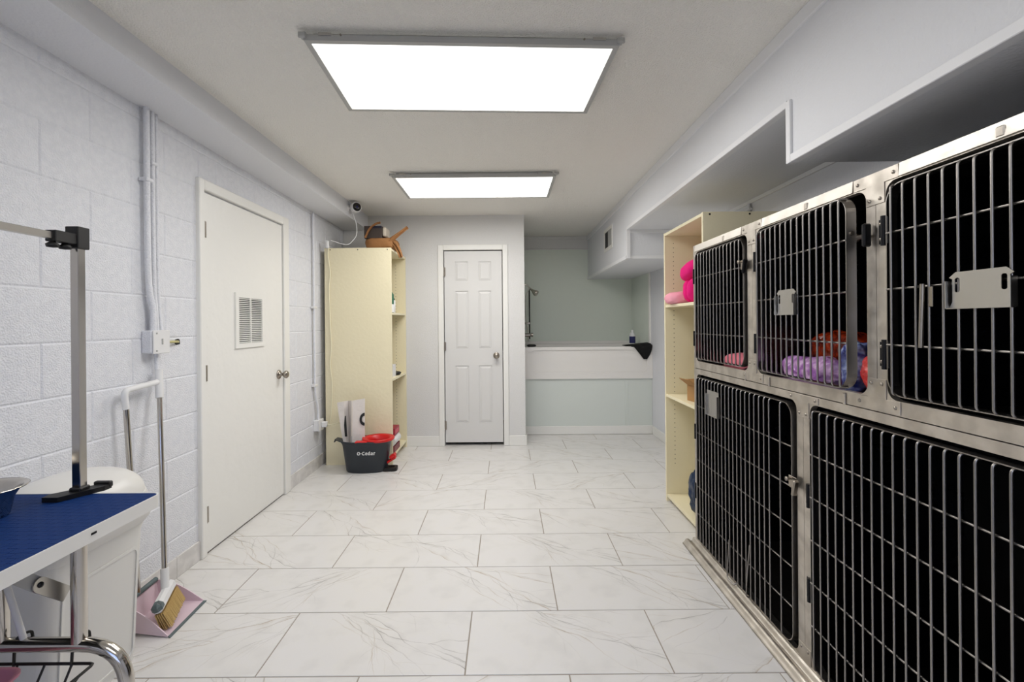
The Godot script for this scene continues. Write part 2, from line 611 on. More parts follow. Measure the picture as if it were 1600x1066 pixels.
func build_room() -> void:
	# floor: grout bed with every tile laid in half bond
	var fl := struct("floor", boxm(Vector3(-1.9, -0.1, -6.4), Vector3(1.9, -0.0018, 1.9)), M.grout, "white marble-look tile floor with grey veins in half bond")
	var rng := RandomNumberGenerator.new()
	rng.seed = 5
	var cache := {}
	var PW := 0.766; var PD := 0.3805; var gap := 0.0032
	for r in range(-9, 10):
		var z1 := -1.7145 - PD * r          # near edge
		var z0 := z1 - PD
		if z1 < -5.5 or z0 > FZ: continue
		var off := -0.16 if posmod(r, 2) == 0 else 0.2215
		for k in range(-3, 4):
			var x0 := off + PW * k; var x1 := x0 + PW
			var a := maxf(x0, WL); var b := minf(x1, WR)
			var c := maxf(z0, -5.36); var d := minf(z1, FZ)
			if b - a < 0.02 or d - c < 0.02: continue
			if c < CZ and b > 0.2 and a < 0.2 and d <= CZ: a = 0.2
			var w := b - a - gap; var dp := d - c - gap
			var key := [rng.randi() % 8, rng.randi() % 4, roundi(w * 1000), roundi(dp * 1000)]
			var u0 := (a - x0) / PW; var u1 := (b - x0) / PW
			if not cache.has(key): cache[key] = tile_mesh(w, dp, key[0], key[1], u0, u1, (c - z0) / PD, (d - z0) / PD)
			put(fl, "tile", cache[key], M.tile, Vector3((a + b) / 2, rng.randf_range(-0.0003, 0.0), (c + d) / 2))
	# ceiling
	struct("ceiling", boxm(Vector3(-1.9, CEIL, -6.4), Vector3(1.9, CEIL + 0.15, 1.9)), M.ceiling, "off-white stippled ceiling")
	# block wall on the left, blocks in running bond
	var wl := struct("wall_left", boxm(Vector3(-1.95, -0.1, -6.4), Vector3(WL - 0.004, CEIL + 0.1, 1.9)), M.soffit, "pale blue-white painted concrete block wall")
	var ch := 0.2045; var bl := 0.418
	var bcache := {}
	for j in range(0, 12):
		var y0 := 2.245 - ch * (11 - j); var y1 := y0 + ch
		y0 = maxf(y0, 0.0); y1 = minf(y1, 2.40)
		var o := -1.711 if posmod(j, 2) == 1 else -1.711 - bl / 2
		for k in range(-9, 9):
			var z0 := o + bl * k; var z1 := z0 + bl
			z0 = maxf(z0, CZ); z1 = minf(z1, FZ)
			if z1 - z0 < 0.02: continue
			var pieces := []
			if z1 <= -3.60 or z0 >= -2.60 or y0 >= 2.07: pieces.append([z0, z1, y0, y1])
			else:
				if z0 < -3.60: pieces.append([z0, -3.60, y0, y1])
				if z1 > -2.60: pieces.append([-2.60, z1, y0, y1])
				if y1 > 2.07: pieces.append([maxf(z0, -3.60), minf(z1, -2.60), 2.07, y1])
			for p in pieces:
				var w: float = p[1] - p[0] - 0.001; var h: float = p[3] - p[2] - 0.001
				if w < 0.01 or h < 0.01: continue
				var key := Vector2i(roundi(w * 1000), roundi(h * 1000))
				if not bcache.has(key):
					var st := _st()
					var c := 0.006; var dpt := 0.0036
					var q := func(sz: float, sy: float, inn: float, x: float) -> Vector3: return Vector3(x, sy * (h / 2 - inn), sz * (w / 2 - inn))
					var F := [q.call(-1, -1, c, 0), q.call(1, -1, c, 0), q.call(1, 1, c, 0), q.call(-1, 1, c, 0)]
					var B := [q.call(-1, -1, 0, -dpt), q.call(1, -1, 0, -dpt), q.call(1, 1, 0, -dpt), q.call(-1, 1, 0, -dpt)]
					var D := [q.call(-1, -1, 0, -0.0045), q.call(1, -1, 0, -0.0045), q.call(1, 1, 0, -0.0045), q.call(-1, 1, 0, -0.0045)]
					quad(st, F[0], F[1], F[2], F[3])
					for i in 4:
						var n := (i + 1) % 4
						quad(st, B[i], B[n], F[n], F[i])
						quad(st, D[i], D[n], B[n], B[i])
					bcache[key] = mesh_of(st)
				put(wl, "block", bcache[key], M.block, Vector3(WL, (p[2] + p[3]) / 2, (p[0] + p[1]) / 2))
	# duct soffit along the left wall, its underside falling a little towards the closet
	var st := _st()
	var yb := func(z: float) -> float: return 2.262 + (z - CZ) * 0.0140
	var za := CZ; var zb := FZ
	var a0 := Vector3(WL - 0.01, yb.call(za), za); var b0 := Vector3(-1.43, yb.call(za), za)
	var c0 := Vector3(-1.43, CEIL + 0.02, za); var d0 := Vector3(WL - 0.01, CEIL + 0.02, za)
	var a1 := Vector3(WL - 0.01, yb.call(zb), zb); var b1 := Vector3(-1.43, yb.call(zb), zb)
	var c1 := Vector3(-1.43, CEIL + 0.02, zb); var d1 := Vector3(WL - 0.01, CEIL + 0.02, zb)
	quad(st, a0, b0, b1, a1); quad(st, b0, c0, c1, b1); quad(st, a0, d0, c0, b0); quad(st, a1, b1, c1, d1); quad(st, d0, a0, a1, d1)
	struct("soffit_left", st, M.soffit, "pale grey painted duct soffit along the block wall")
	# right wall
	struct("wall_right", boxm(Vector3(WR, -0.1, -6.4), Vector3(1.95, CEIL + 0.1, 1.9)), M.wall, "pale painted wall behind the cages and the right bookcase")
	# right soffit in three depths
	st = _st()
	bx(st, Vector3(1.09, 1.845, BZ), Vector3(WR + 0.01, CEIL + 0.02, -4.19))
	bx(st, Vector3(1.09, 2.10, -4.19), Vector3(WR + 0.01, CEIL + 0.02, -1.79))
	bx(st, Vector3(1.09, 1.885, -1.79), Vector3(WR + 0.01, CEIL + 0.02, FZ))
	struct("soffit_right", st, M.soffit, "stepped pale grey soffit above the cages and tub")
	var trims := [
		[Vector3(1.078, 2.356, BZ), Vector3(1.095, CEIL, FZ)],
		[Vector3(1.080, 1.843, BZ), Vector3(1.115, 1.875, -4.185)],
		[Vector3(1.080, 1.843, -4.20), Vector3(1.115, 2.105, -4.175)],
		[Vector3(1.115, 1.843, -4.195), Vector3(WR, 1.87, -4.183)],
		[Vector3(1.115, 2.07, -4.195), Vector3(WR, 2.10, -4.183)],
		[Vector3(1.080, 2.097, -4.18), Vector3(1.115, 2.125, -1.80)],
		[Vector3(1.080, 1.882, -1.805), Vector3(1.115, 2.12, -1.777)],
		[Vector3(1.080, 1.882, -1.777), Vector3(1.115, 1.912, FZ)],
		[Vector3(WR - 0.012, 2.075, -4.19), Vector3(WR, 2.10, -1.80)],
		[Vector3(WR - 0.03, 1.885 - 0.03, -1.80), Vector3(WR, 1.885, FZ)],
	]
	for i in trims.size():
		struct("trim_%d" % (i + 1), boxm(trims[i][0], trims[i][1], 0.002), M.bead, "pale painted bead along an edge of the right soffit")
	# closet wall with its door opening, side wall and the alcove
	st = _st()
	var dl := -0.645; var dr := -0.025; var dh := 2.05
	bx(st, Vector3(WL, 0, CZ - 0.11), Vector3(dl, CEIL, CZ))
	bx(st, Vector3(dr, 0, CZ - 0.11), Vector3(0.2, CEIL, CZ))
	bx(st, Vector3(dl, dh, CZ - 0.11), Vector3(dr, CEIL, CZ))
	bx(st, Vector3(0.09, 0, BZ), Vector3(0.2, CEIL, CZ - 0.1))
	struct("wall_closet", st, M.closet_wall, "warm white wall with the closet door")
	struct("wall_back", boxm(Vector3(-1.9, -0.1, BZ - 0.15), Vector3(1.9, CEIL + 0.1, BZ)), M.closet_wall, "wall behind the raised tub")
	# wall behind the camera, open for one window
	st = _st()
	var w0 := -1.15; var w1 := 0.85; var h0 := 0.95; var h1 := 2.12
	bx(st, Vector3(-1.9, -0.1, FZ), Vector3(w0, CEIL + 0.1, FZ + 0.15))
	bx(st, Vector3(w1, -0.1, FZ), Vector3(1.9, CEIL + 0.1, FZ + 0.15))
	bx(st, Vector3(w0, -0.1, FZ), Vector3(w1, h0, FZ + 0.15))
	bx(st, Vector3(w0, h1, FZ), Vector3(w1, CEIL + 0.1, FZ + 0.15))
	struct("wall_front", st, M.wall, "wall behind the viewer with a window")
	st = _st()
	XF = Transform3D(Basis.IDENTITY, Vector3(0, 0, FZ))
	plate(st, Rect2(w0, h0, w1 - w0, h1 - h0), Rect2(w0 + 0.05, h0 + 0.05, w1 - w0 - 0.1, h1 - h0 - 0.1), 0.003, 0.03, 0.08)
	bx(st, Vector3(w0, (h0 + h1) / 2 - 0.02, 0.035), Vector3(w1, (h0 + h1) / 2 + 0.02, 0.075), 0.003)
	XF = Transform3D.IDENTITY
	var win := struct("window_1", st, M.white_paint, "white sash window behind the viewer")
	part(win, "pane", boxm(Vector3(w0 + 0.05, h0 + 0.05, FZ + 0.052), Vector3(w1 - 0.05, h1 - 0.05, FZ + 0.057)), M.glass_pane)
	# bases
	var bb := Node3D.new()
	bb.name = "baseboard_left"
	bb.set_meta("kind", "structure"); bb.set_meta("label", "tile base along the block wall")
	add_child(bb)
	for seg in [[FZ, -2.573], [-3.632, CZ]]:
		var z: float = seg[0]
		if seg[0] > 0: z = -2.39 + 0.61 * 7
		var first := true
		while z > seg[1] + 0.001:
			var e: float = maxf(z - (0.61 if not first or seg[0] > 0 else 0.33), seg[1])
			if e < FZ:
				part(bb, "base_tile", boxm(Vector3(WL - 0.002, 0.0, e + 0.001), Vector3(WL + 0.010, 0.105, minf(z, FZ) - 0.001), 0.0015), M.base_tile)
			z = e
			first = false
	st = _st()
	bx(st, Vector3(WL, 0, CZ), Vector3(-0.70, 0.105, CZ + 0.013), 0.003)
	bx(st, Vector3(0.027, 0, CZ), Vector3(0.2, 0.105, CZ + 0.013), 0.003)
	bx(st, Vector3(0.2, 0, -5.35), Vector3(0.213, 0.105, CZ + 0.013), 0.003)
	struct("baseboard_closet", st, M.white_paint, "white baseboard of the closet wall")
	st = _st()
	bx(st, Vector3(WR - 0.012, 0, -5.345), Vector3(WR, 0.095, FZ), 0.003)
	struct("baseboard_right", st, M.white_paint, "white baseboard of the right wall")
	# short pipe stub on the right wall above the bookcase
	st = _st()
	tube(st, [Vector3(WR - 0.014, 1.55, -3.19), Vector3(WR - 0.014, 2.075, -3.19)], 0.012, 12)
	var pipe := thing("wall_pipe", "short painted pipe on the wall above the aisle bookcase", "pipe", Vector3.ZERO)
	part(pipe, "pipe_run", st, M.soffit)
	part(pipe, "pipe_strap", boxm(Vector3(WR - 0.03, 2.03, -3.215), Vector3(WR, 2.045, -3.165), 0.003), M.soffit)
	# small air grille in the right soffit
	var g := thing("air_grille", "small white air grille with dark slots in the right soffit", "vent", Vector3(1.09, 2.155, -4.95))
	st = _st()
	XF = Transform3D(Basis(Vector3(0, 0, 1), Vector3.UP, Vector3(-1, 0, 0)), Vector3.ZERO)
	plate(st, Rect2(-0.2, -0.12, 0.4, 0.24), Rect2(-0.165, -0.085, 0.33, 0.17), 0.004, 0.0, 0.008)
	XF = Transform3D.IDENTITY
	part(g, "frame", st, M.white_paint)
	part(g, "duct", boxm(Vector3(-0.001, -0.085, -0.165), Vector3(0.0, 0.085, 0.165)), M.black)
	for k in 5:
		var s := _st()
		var zz := 0.0 + k * 0.036
		bx(s, Vector3(-0.006, -0.085, zz), Vector3(-0.002, 0.085, zz + 0.022), 0.001)
		part(g, "slat", s, M.frame_grey)

# ---------------------------------------------------------------- doors
func knob(parent: Node, at: Vector3, dir: Vector3) -> void:
	var st := _st()
	var b := Basis(Quaternion(Vector3.UP, dir))
	XF = Transform3D(b, Vector3.ZERO)
	lathe(st, [Vector2(0, 0), Vector2(0.034, 0), Vector2(0.034, 0.005), Vector2(0.028, 0.011), Vector2(0.013, 0.014), Vector2(0.011, 0.034), Vector2(0.02, 0.040), Vector2(0.028, 0.050), Vector2(0.028, 0.060), Vector2(0.02, 0.069), Vector2(0, 0.071)], 20)
	XF = Transform3D.IDENTITY
	part(parent, "knob", st, M.nickel, at)

func hinge(parent: Node, at: Vector3, axis_out: Vector3, along: Vector3) -> void:
	var st := _st()
	for k in 3:
		var y := -0.045 + k * 0.031
		tube(st, [Vector3(0, y, 0), Vector3(0, y + 0.028, 0)], 0.007, 10)
	bx(st, -along.abs() * 0.018 + Vector3(0, -0.045, 0) - axis_out.abs() * 0.001, along.abs() * 0.018 + Vector3(0, 0.045, 0) + axis_out.abs() * 0.002)
	part(parent, "hinge", st, M.nickel, at)

func build_doors() -> void:
	# flush door in the block wall
	var d := Node3D.new()
	d.name = "door_1"
	d.set_meta("kind", "structure"); d.set_meta("label", "flush white door with a louvred grille in the block wall")
	add_child(d)
	part(d, "slab", boxm(Vector3(-1.715, 0.012, -3.541), Vector3(-1.680, 2.028, -2.624), 0.002), M.door_paint)
	for s in [[Vector3(-1.73, 0, -2.617), Vector3(-1.667, 2.098, -2.573)], [Vector3(-1.73, 0, -3.632), Vector3(-1.667, 2.098, -3.548)], [Vector3(-1.73, 2.040, -3.548), Vector3(-1.667, 2.098, -2.617)]]:
		part(d, "casing", boxm(s[0], s[1], 0.004), M.white_paint)
	for y: float in [1.82, 1.015, 0.225]:
		hinge(d, Vector3(-1.676, y, -2.621), Vector3.RIGHT, Vector3(0, 0, 1))
	knob(d, Vector3(-1.680, 0.915, -3.475), Vector3.RIGHT)
	# louvred grille on the door
	var g := Node3D.new()
	g.name = "door_grille"
	d.add_child(g)
	g.position = Vector3(-1.680, 1.312, -3.09)
	var st := _st()
	XF = Transform3D(Basis(Vector3(0, 0, -1), Vector3.UP, Vector3.RIGHT), Vector3.ZERO)
	plate(st, Rect2(-0.175, -0.175, 0.35, 0.35), Rect2(-0.14, -0.145, 0.28, 0.29), 0.003, 0.0, 0.010)
	bx(st, Vector3(-0.006, -0.145, 0.0), Vector3(0.006, 0.145, 0.009))
	XF = Transform3D.IDENTITY
	part(g, "frame", st, M.white_paint)
	part(g, "backing", boxm(Vector3(0.0002, -0.145, -0.14), Vector3(0.0012, 0.145, 0.14)), M.black)
	st = _st()
	XF = Transform3D(Basis(Vector3(0, 0, 1), -0.62), Vector3.ZERO)
	bx(st, Vector3(-0.0055, -0.0006, -0.14), Vector3(0.0055, 0.0006, 0.14))
	XF = Transform3D.IDENTITY
	var slat := mesh_of(st)
	for k in 24:
		put(g, "slat", slat, M.white_paint, Vector3(0.0055, -0.139 + k * 0.0121, 0))
	# six-panel closet door
	d = Node3D.new()
	d.name = "door_2"
	d.set_meta("kind", "structure"); d.set_meta("label", "narrow white six-panel closet door")
	add_child(d)
	var X0 := -0.637; var X1 := -0.035; var Y0 := 0.034; var Y1 := 2.036
	var zf := CZ - 0.012
	st = _st()
	bx(st, Vector3(X0, Y0, zf - 0.035), Vector3(X1, Y1, zf - 0.009))
	var cols := [[-0.527, -0.388], [-0.284, -0.145]]
	var rows := [[0.238, 0.836], [1.012, 1.618], [1.722, 1.926]]
	var xs := [X0, cols[0][0], cols[0][1], cols[1][0], cols[1][1], X1]
	for k in [0, 2, 4]: bx(st, Vector3(xs[k], Y0, zf - 0.010), Vector3(xs[k + 1], Y1, zf), 0.0)
	var ys := [Y0, rows[0][0], rows[0][1], rows[1][0], rows[1][1], rows[2][0], rows[2][1], Y1]
	for c in cols:
		for k in [0, 2, 4, 6]: bx(st, Vector3(c[0], ys[k], zf - 0.010), Vector3(c[1], ys[k + 1], zf), 0.0)
	part(d, "slab", st, M.closet_door)
	for c in cols:
		for r in rows:
			var p := _st()
			var lo := Vector3(c[0] + 0.004, r[0] + 0.004, zf - 0.0085); var hi := Vector3(c[1] - 0.004, r[1] - 0.004, zf - 0.001)
			var i := 0.024
			var A := [lo, Vector3(hi.x, lo.y, lo.z), Vector3(hi.x, hi.y, lo.z), Vector3(lo.x, hi.y, lo.z)]
			var B := [Vector3(lo.x + i, lo.y + i, hi.z), Vector3(hi.x - i, lo.y + i, hi.z), Vector3(hi.x - i, hi.y - i, hi.z), Vector3(lo.x + i, hi.y - i, hi.z)]
			quad(p, B[3], B[2], B[1], B[0])
			for k in 4: quad(p, A[k], B[k], B[(k + 1) % 4], A[(k + 1) % 4])
			part(d, "panel", p, M.closet_door)
	for s in [[Vector3(-0.702, 0, CZ), Vector3(-0.645, 2.1, CZ + 0.016)], [Vector3(-0.027, 0, CZ), Vector3(0.027, 2.1, CZ + 0.016)], [Vector3(-0.645, 2.044, CZ), Vector3(-0.027, 2.1, CZ + 0.016)]]:
		st = _st()
		bx(st, s[0], s[1], 0.004)
		part(d, "casing", st, M.white_paint)
	for y: float in [1.82, 1.04, 0.215]:
		hinge(d, Vector3(-0.641, y, CZ + 0.002), Vector3(0, 0, 1), Vector3.RIGHT)
	knob(d, Vector3(-0.099, 0.94, zf), Vector3(0, 0, 1))
	part(d, "latch_plate", boxm(Vector3(-0.034, 0.90, zf + 0.002), Vector3(-0.026, 0.975, CZ + 0.001)), M.nickel)

# ---------------------------------------------------------------- tub
func build_tub() -> void:
	# green wall panels of the alcove
	var z0 := BZ
	struct("surround_back", boxm(Vector3(0.2, 0.9, z0), Vector3(WR, 2.235, z0 + 0.008)), M.green, "pale green wall panel behind the tub")
	struct("surround_side", boxm(Vector3(WR - 0.008, 0.9, z0), Vector3(WR, 1.845, -5.42)), M.green, "pale green wall panel at the right end of the tub")
	struct("surround_plumbing", boxm(Vector3(0.2, 0.9, z0), Vector3(0.208, 2.235, -5.38)), M.green, "pale green wall panel behind the shower")
	struct("trim_11", boxm(Vector3(WR - 0.018, 0.99, -5.445), Vector3(WR, 1.845, -5.40), 0.004), M.white_paint, "white edge strip of the tub wall panel")
	struct("trim_12", boxm(Vector3(0.2, 2.235, z0), Vector3(1.09, 2.25, z0 + 0.014), 0.003), M.closet_wall, "bead above the green wall panel")
	struct("trim_13", boxm(Vector3(0.2, CEIL - 0.03, z0), Vector3(1.09, CEIL, z0 + 0.02), 0.004), M.closet_wall, "bead along the ceiling above the tub")
	var t := thing("dog_tub", "white raised bathtub on a pale green panelled base in the alcove", "bathtub", Vector3(0, 0, -5.36))
	var L := 0.202; var R := WR - 0.002
	# base panels
	part(t, "base_panel", boxm(Vector3(L, 0.0, -0.05), Vector3(1.374, 0.64, -0.012)), M.green_panel)
	part(t, "base_panel", boxm(Vector3(1.378, 0.0, -0.05), Vector3(R, 0.64, -0.012)), M.green_panel)
	part(t, "base_seam", boxm(Vector3(1.360, 0.09, -0.014), Vector3(1.392, 0.62, -0.008), 0.002), M.green_panel)
	part(t, "kickboard", boxm(Vector3(L, 0.0, -0.014), Vector3(R, 0.095, 0.0), 0.003), M.white_paint)
	# apron with its raised border
	var st := _st()
	bx(st, Vector3(L, 0.635, -0.05), Vector3(R, 1.0, -0.006), 0.004)
	plate(st, Rect2(L, 0.635, R - L, 0.365), Rect2(L + 0.075, 0.705, R - L - 0.14, 0.26), 0.06, -0.01, 0.010)
	part(t, "apron", st, M.tub)
	# rim and basin
	st = _st()
	XF = Transform3D(Basis(Vector3.RIGHT, Vector3(0, 0, -1), Vector3.UP), Vector3(0, 0, 0))
	plate(st, Rect2(L, 0.0, R - L, 0.83), Rect2(L + 0.09, 0.09, R - L - 0.17, 0.66), 0.12, 0.975, 1.0)
	XF = Transform3D.IDENTITY
	part(t, "rim", st, M.tub)
	st = _st()
	bx(st, Vector3(L, 1.0, -0.83), Vector3(R, 1.035, -0.80), 0.004)
	part(t, "back_lip", st, M.tub)
	st = _st()
	var O := rr(R - L - 0.17, 0.66, 0.12, 6); var I := rr(R - L - 0.36, 0.5, 0.12, 6)
	var cc := Vector3((L + R) / 2 + 0.005, 0, -0.42)
	st.set_smooth_group(1)
	for i in O.size():
		var n := (i + 1) % O.size()
		quad(st, cc + Vector3(O[i].x, 0.99, O[i].y), cc + Vector3(O[n].x, 0.99, O[n].y), cc + Vector3(I[n].x, 0.66, I[n].y), cc + Vector3(I[i].x, 0.66, I[i].y))
		tri(st, cc + Vector3(I[i].x, 0.66, I[i].y), cc + Vector3(I[n].x, 0.66, I[n].y), cc + Vector3(0, 0.655, 0))
	part(t, "basin", st, M.tub)
	part(t, "drain_cover", boxm(Vector3(0.262, 0.662, 0.002), Vector3(0.292, 0.672, 0.006), 0.001), M.nickel)
	# shower on the plumbing wall
	var s := thing("hand_shower", "chrome shower riser with hose and angled head at the tub's left end", "shower", Vector3(0.208, 1.0, -5.75))
	var zc := 0.0
	st = _st()
	tube(st, bend([Vector3(0.0, 0.74, zc), Vector3(0.05, 0.745, zc), Vector3(0.09, 0.70, zc)], 0.03), 0.009)
	tube(st, [Vector3(0.0, 0.74, zc), Vector3(0.006, 0.74, zc)], 0.028, 16)
	part(s, "shower_arm", st, M.chrome)
	st = _st()
	tube(st, [Vector3(0.085, 0.69, zc), Vector3(0.085, 0.08, zc)], 0.008)
	part(s, "riser", st, M.dark_metal)
	st = _st()
	XF = Transform3D(Basis(Vector3(0, 0, 1), deg_to_rad(132)), Vector3(0.09, 0.70, zc))
	XF.basis = Basis(Quaternion(Vector3.UP, Vector3(0.72, -0.6, 0.3).normalized()))
	lathe(st, [Vector2(0, 0), Vector2(0.012, 0), Vector2(0.013, 0.035), Vector2(0.017, 0.05), Vector2(0.035, 0.085), Vector2(0.038, 0.11), Vector2(0.034, 0.118), Vector2(0, 0.12)], 18)
	XF = Transform3D.IDENTITY
	part(s, "shower_head", st, M.chrome)
	st = _st()
	tube(st, curve([Vector3(0.09, 0.70, zc + 0.012), Vector3(0.045, 0.60, zc + 0.03), Vector3(0.035, 0.4, zc + 0.04), Vector3(0.055, 0.2, zc + 0.04), Vector3(0.07, 0.06, zc + 0.03)]), 0.008, 8)
	part(s, "hose", st, M.alu)
	st = _st()
	bx(st, Vector3(0.0, 0.26, zc - 0.015), Vector3(0.095, 0.285, zc + 0.015), 0.004)
	part(s, "bracket", st, M.nickel)
	st = _st()
	bx(st, Vector3(0.0, 0.11, zc - 0.06), Vector3(0.10, 0.15, zc + 0.06), 0.012)
	tube(st, [Vector3(0.1, 0.13, zc), Vector3(0.125, 0.13, zc)], 0.024, 14)
	part(s, "mixer", st, M.nickel)
	var cl := tag(part(self, "black_washcloth", _cloth_lump(), M.black, Vector3(0.30, 1.013, -5.50)), "small black cloth lump on the tub rim below the shower", "cloth")
	# bottle on the rim
	var b := thing("shampoo_bottle", "white shampoo bottle with navy label on the tub rim", "bottle", Vector3(1.545, 1.0, -5.74))
	st = _st()
	lathe(st, [Vector2(0, 0), Vector2(0.033, 0.001), Vector2(0.035, 0.008), Vector2(0.035, 0.125), Vector2(0.026, 0.145), Vector2(0.014, 0.15)], 20)
	part(b, "body", st, M.white)
	st = _st()
	lathe(st, [Vector2(0.0352, 0.02), Vector2(0.0357, 0.022), Vector2(0.0357, 0.1), Vector2(0.0352, 0.102)], 20)
	part(b, "label_band", st, mat(Color(0.08, 0.10, 0.35), 0.5))
	st = _st()
	lathe(st, [Vector2(0.015, 0.148), Vector2(0.015, 0.175), Vector2(0.012, 0.18), Vector2(0, 0.18)], 16)
	part(b, "cap", st, M.white)
	# black cloth hanging over the corner of the rim
	st = _st()
	var rows := []
	for j in 13:
		var f := j / 12.0
		var r := []
		var y: float; var xl: float; var xr: float; var z: float
		if f < 0.3:
			var g := f / 0.3
			y = 1.008; z = lerpf(-5.52, -5.352, g)
			xl = 1.36; xr = 1.655
		else:
			var g := (f - 0.3) / 0.7
			y = lerpf(1.0, 0.855, g); z = -5.350
			xl = lerpf(1.45, 1.565, g); xr = lerpf(1.664, 1.60, g * g)
		for i in 13:
			var u := i / 12.0
			r.append(Vector3(lerpf(xl, xr, u), y + (0.028 * u * (1.0 - f) if f < 0.3 else 0.02 * u * (1.0 - f)), z + 0.010 * absf(sin(u * 9.0 + f * 2.0)) + 0.006))
		rows.append(r)
	sheet(st, rows, 0.006)
	tag(part(self, "black_cloth", st, mat(Color(0.018, 0.018, 0.02), 0.9)), "black cloth draped over the right corner of the tub rim", "cloth")

func _cloth_lump() -> SurfaceTool:
	var st := _st()
	blob(st, Vector3(0.06, 0.016, 0.05), 2.6, 0.25, 3, 12.0, 24, 12)
	return st

# ---------------------------------------------------------------- cages
func place_xf() -> Transform3D:
	# plate() works in xy with z out: x runs along +z of the room, z out towards -x
	return Transform3D(Basis(Vector3(0, 0, 1), Vector3.UP, Vector3(-1, 0, 0)), Vector3.ZERO)

func screw(parent: Node, at: Vector3) -> void:
	if not M.has("screw_mesh"):
		var st := _st()
		XF = Transform3D(Basis(Quaternion(Vector3.UP, Vector3(-1, 0, 0))), Vector3.ZERO)
		lathe(st, [Vector2(0.0055, 0), Vector2(0.005, 0.002), Vector2(0.003, 0.0035), Vector2(0, 0.004)], 10)
		XF = Transform3D.IDENTITY
		M.screw_mesh = mesh_of(st)
	put(parent, "screw", M.screw_mesh, M.nickel, at)

# T-shaped corner plate over a seam between two cage fronts; way is +1 when the stile runs down from the rail
func gusset(parent: Node, zc: float, yr0: float, yr1: float, way: float, ys: float, half: float) -> void:
	var st := _st()
	bx(st, Vector3(-0.0025, yr0, zc - half), Vector3(0, yr1, zc + half), 0.0006)
	if way > 0: bx(st, Vector3(-0.0025, ys, zc - 0.034), Vector3(0, yr0 + 0.001, zc + 0.034), 0.0006)
	else: bx(st, Vector3(-0.0025, yr1 - 0.001, zc - 0.034), Vector3(0, ys, zc + 0.034), 0.0006)
	part(parent, "corner_plate", st, M.steel, Vector3(CX, 0, 0))
	var ym := (yr0 + yr1) / 2
	for s: float in [-1.0, 1.0]:
		screw(parent, Vector3(CX - 0.0025, ym, zc + s * (half - 0.016)))
		screw(parent, Vector3(CX - 0.0025, ys + way * 0.014, zc + s * 0.019))

func cage_door(bank: Node, za: float, zb: float, y0: float, y1: float, bars: Array, missing: Array, ajar: float, holder: Array) -> Node3D:
	# the node stands at the hinge edge; local +z runs to the latch edge, -x is out to the aisle
	var d := Node3D.new()
	d.name = numbered(bank, "cage_door")
	bank.add_child(d)
	d.position = Vector3(CX - 0.004, 0, za)
	d.rotation.y = ajar
	var w := zb - za
	var g := 0.014
	var st := _st()
	XF = place_xf()
	plate(st, Rect2(g, y0 + g, w - 2 * g, y1 - y0 - 2 * g), Rect2(g + 0.003, y0 + g + 0.003, w - 2 * g - 0.006, y1 - y0 - 2 * g - 0.006), 0.047, -0.022, 0.008, 0.05)
	XF = Transform3D.IDENTITY
	part(d, "door_band", st, M.rod)
	# rods: bent back to the band at both ends
	var n := roundi((w - 2 * g - 0.05) / 0.0378)
	var step := (w - 2 * g - 0.05) / n
	var key := "rod%d" % roundi((y1 - y0) * 1000)
	if not M.has(key):
		st = _st()
		var yt := y1 - g - 0.004; var ybm := y0 + g + 0.004
		tube(st, bend([Vector3(0.010, yt, 0), Vector3(-0.014, yt, 0), Vector3(-0.014, ybm, 0), Vector3(0.010, ybm, 0)], 0.016, 4), 0.0034, 8)
		M[key] = mesh_of(st)
	for k in n + 1:
		if k in missing: continue
		put(d, "rod", M[key], M.rod, Vector3(0, 0, g + 0.025 + k * step))
	st = _st()
	tube(st, [Vector3(-0.0072, 0, g + 0.001), Vector3(-0.0072, 0, w - g - 0.001)], 0.0032, 8)
	var bar := mesh_of(st)
	for y in bars: put(d, "cross_bar", bar, M.rod, Vector3(0, y, 0))
	# latch at the free edge
	if ajar != 0.0:
		st = _st()
		tube(st, [Vector3(0.008, bars[0] + 0.02, w - g - 0.004), Vector3(0.008, bars[0] + 0.02, w - g + 0.006)], 0.006, 10)
		part(d, "latch_bolt", st, M.nickel)
		return finish_holder(d, holder)
	var latch := Node3D.new()
	latch.name = "latch"
	d.add_child(latch)
	var ly: float = bars[0] + 0.01 if bars.size() < 4 else bars[1] + 0.02
	st = _st()
	bx(st, Vector3(-0.012, ly - 0.022, w - g - 0.014), Vector3(-0.008, ly + 0.022, w + 0.02), 0.001)
	part(latch, "latch_bolt", st, M.nickel)
	st = _st()
	XF = Transform3D(Basis(Vector3(1, 0, 0), 0.25), Vector3(-0.02, ly - 0.01, w + 0.028))
	bx(st, Vector3(-0.012, -0.032, -0.006), Vector3(0.008, 0.03, 0.006), 0.004)
	XF = Transform3D.IDENTITY
	part(latch, "latch_handle", st, M.dark_metal if bars.size() < 4 else M.nickel)
	st = _st()
	XF = Transform3D(Basis(Quaternion(Vector3.UP, Vector3(-1, 0, 0))), Vector3(-0.01, ly + 0.012, w - 0.012))
	lathe(st, [Vector2(0.004, 0), Vector2(0.004, 0.012), Vector2(0.009, 0.016), Vector2(0.009, 0.022), Vector2(0, 0.025)], 12)
	XF = Transform3D.IDENTITY
	part(latch, "latch_knob", st, M.nickel)
	return finish_holder(d, holder)

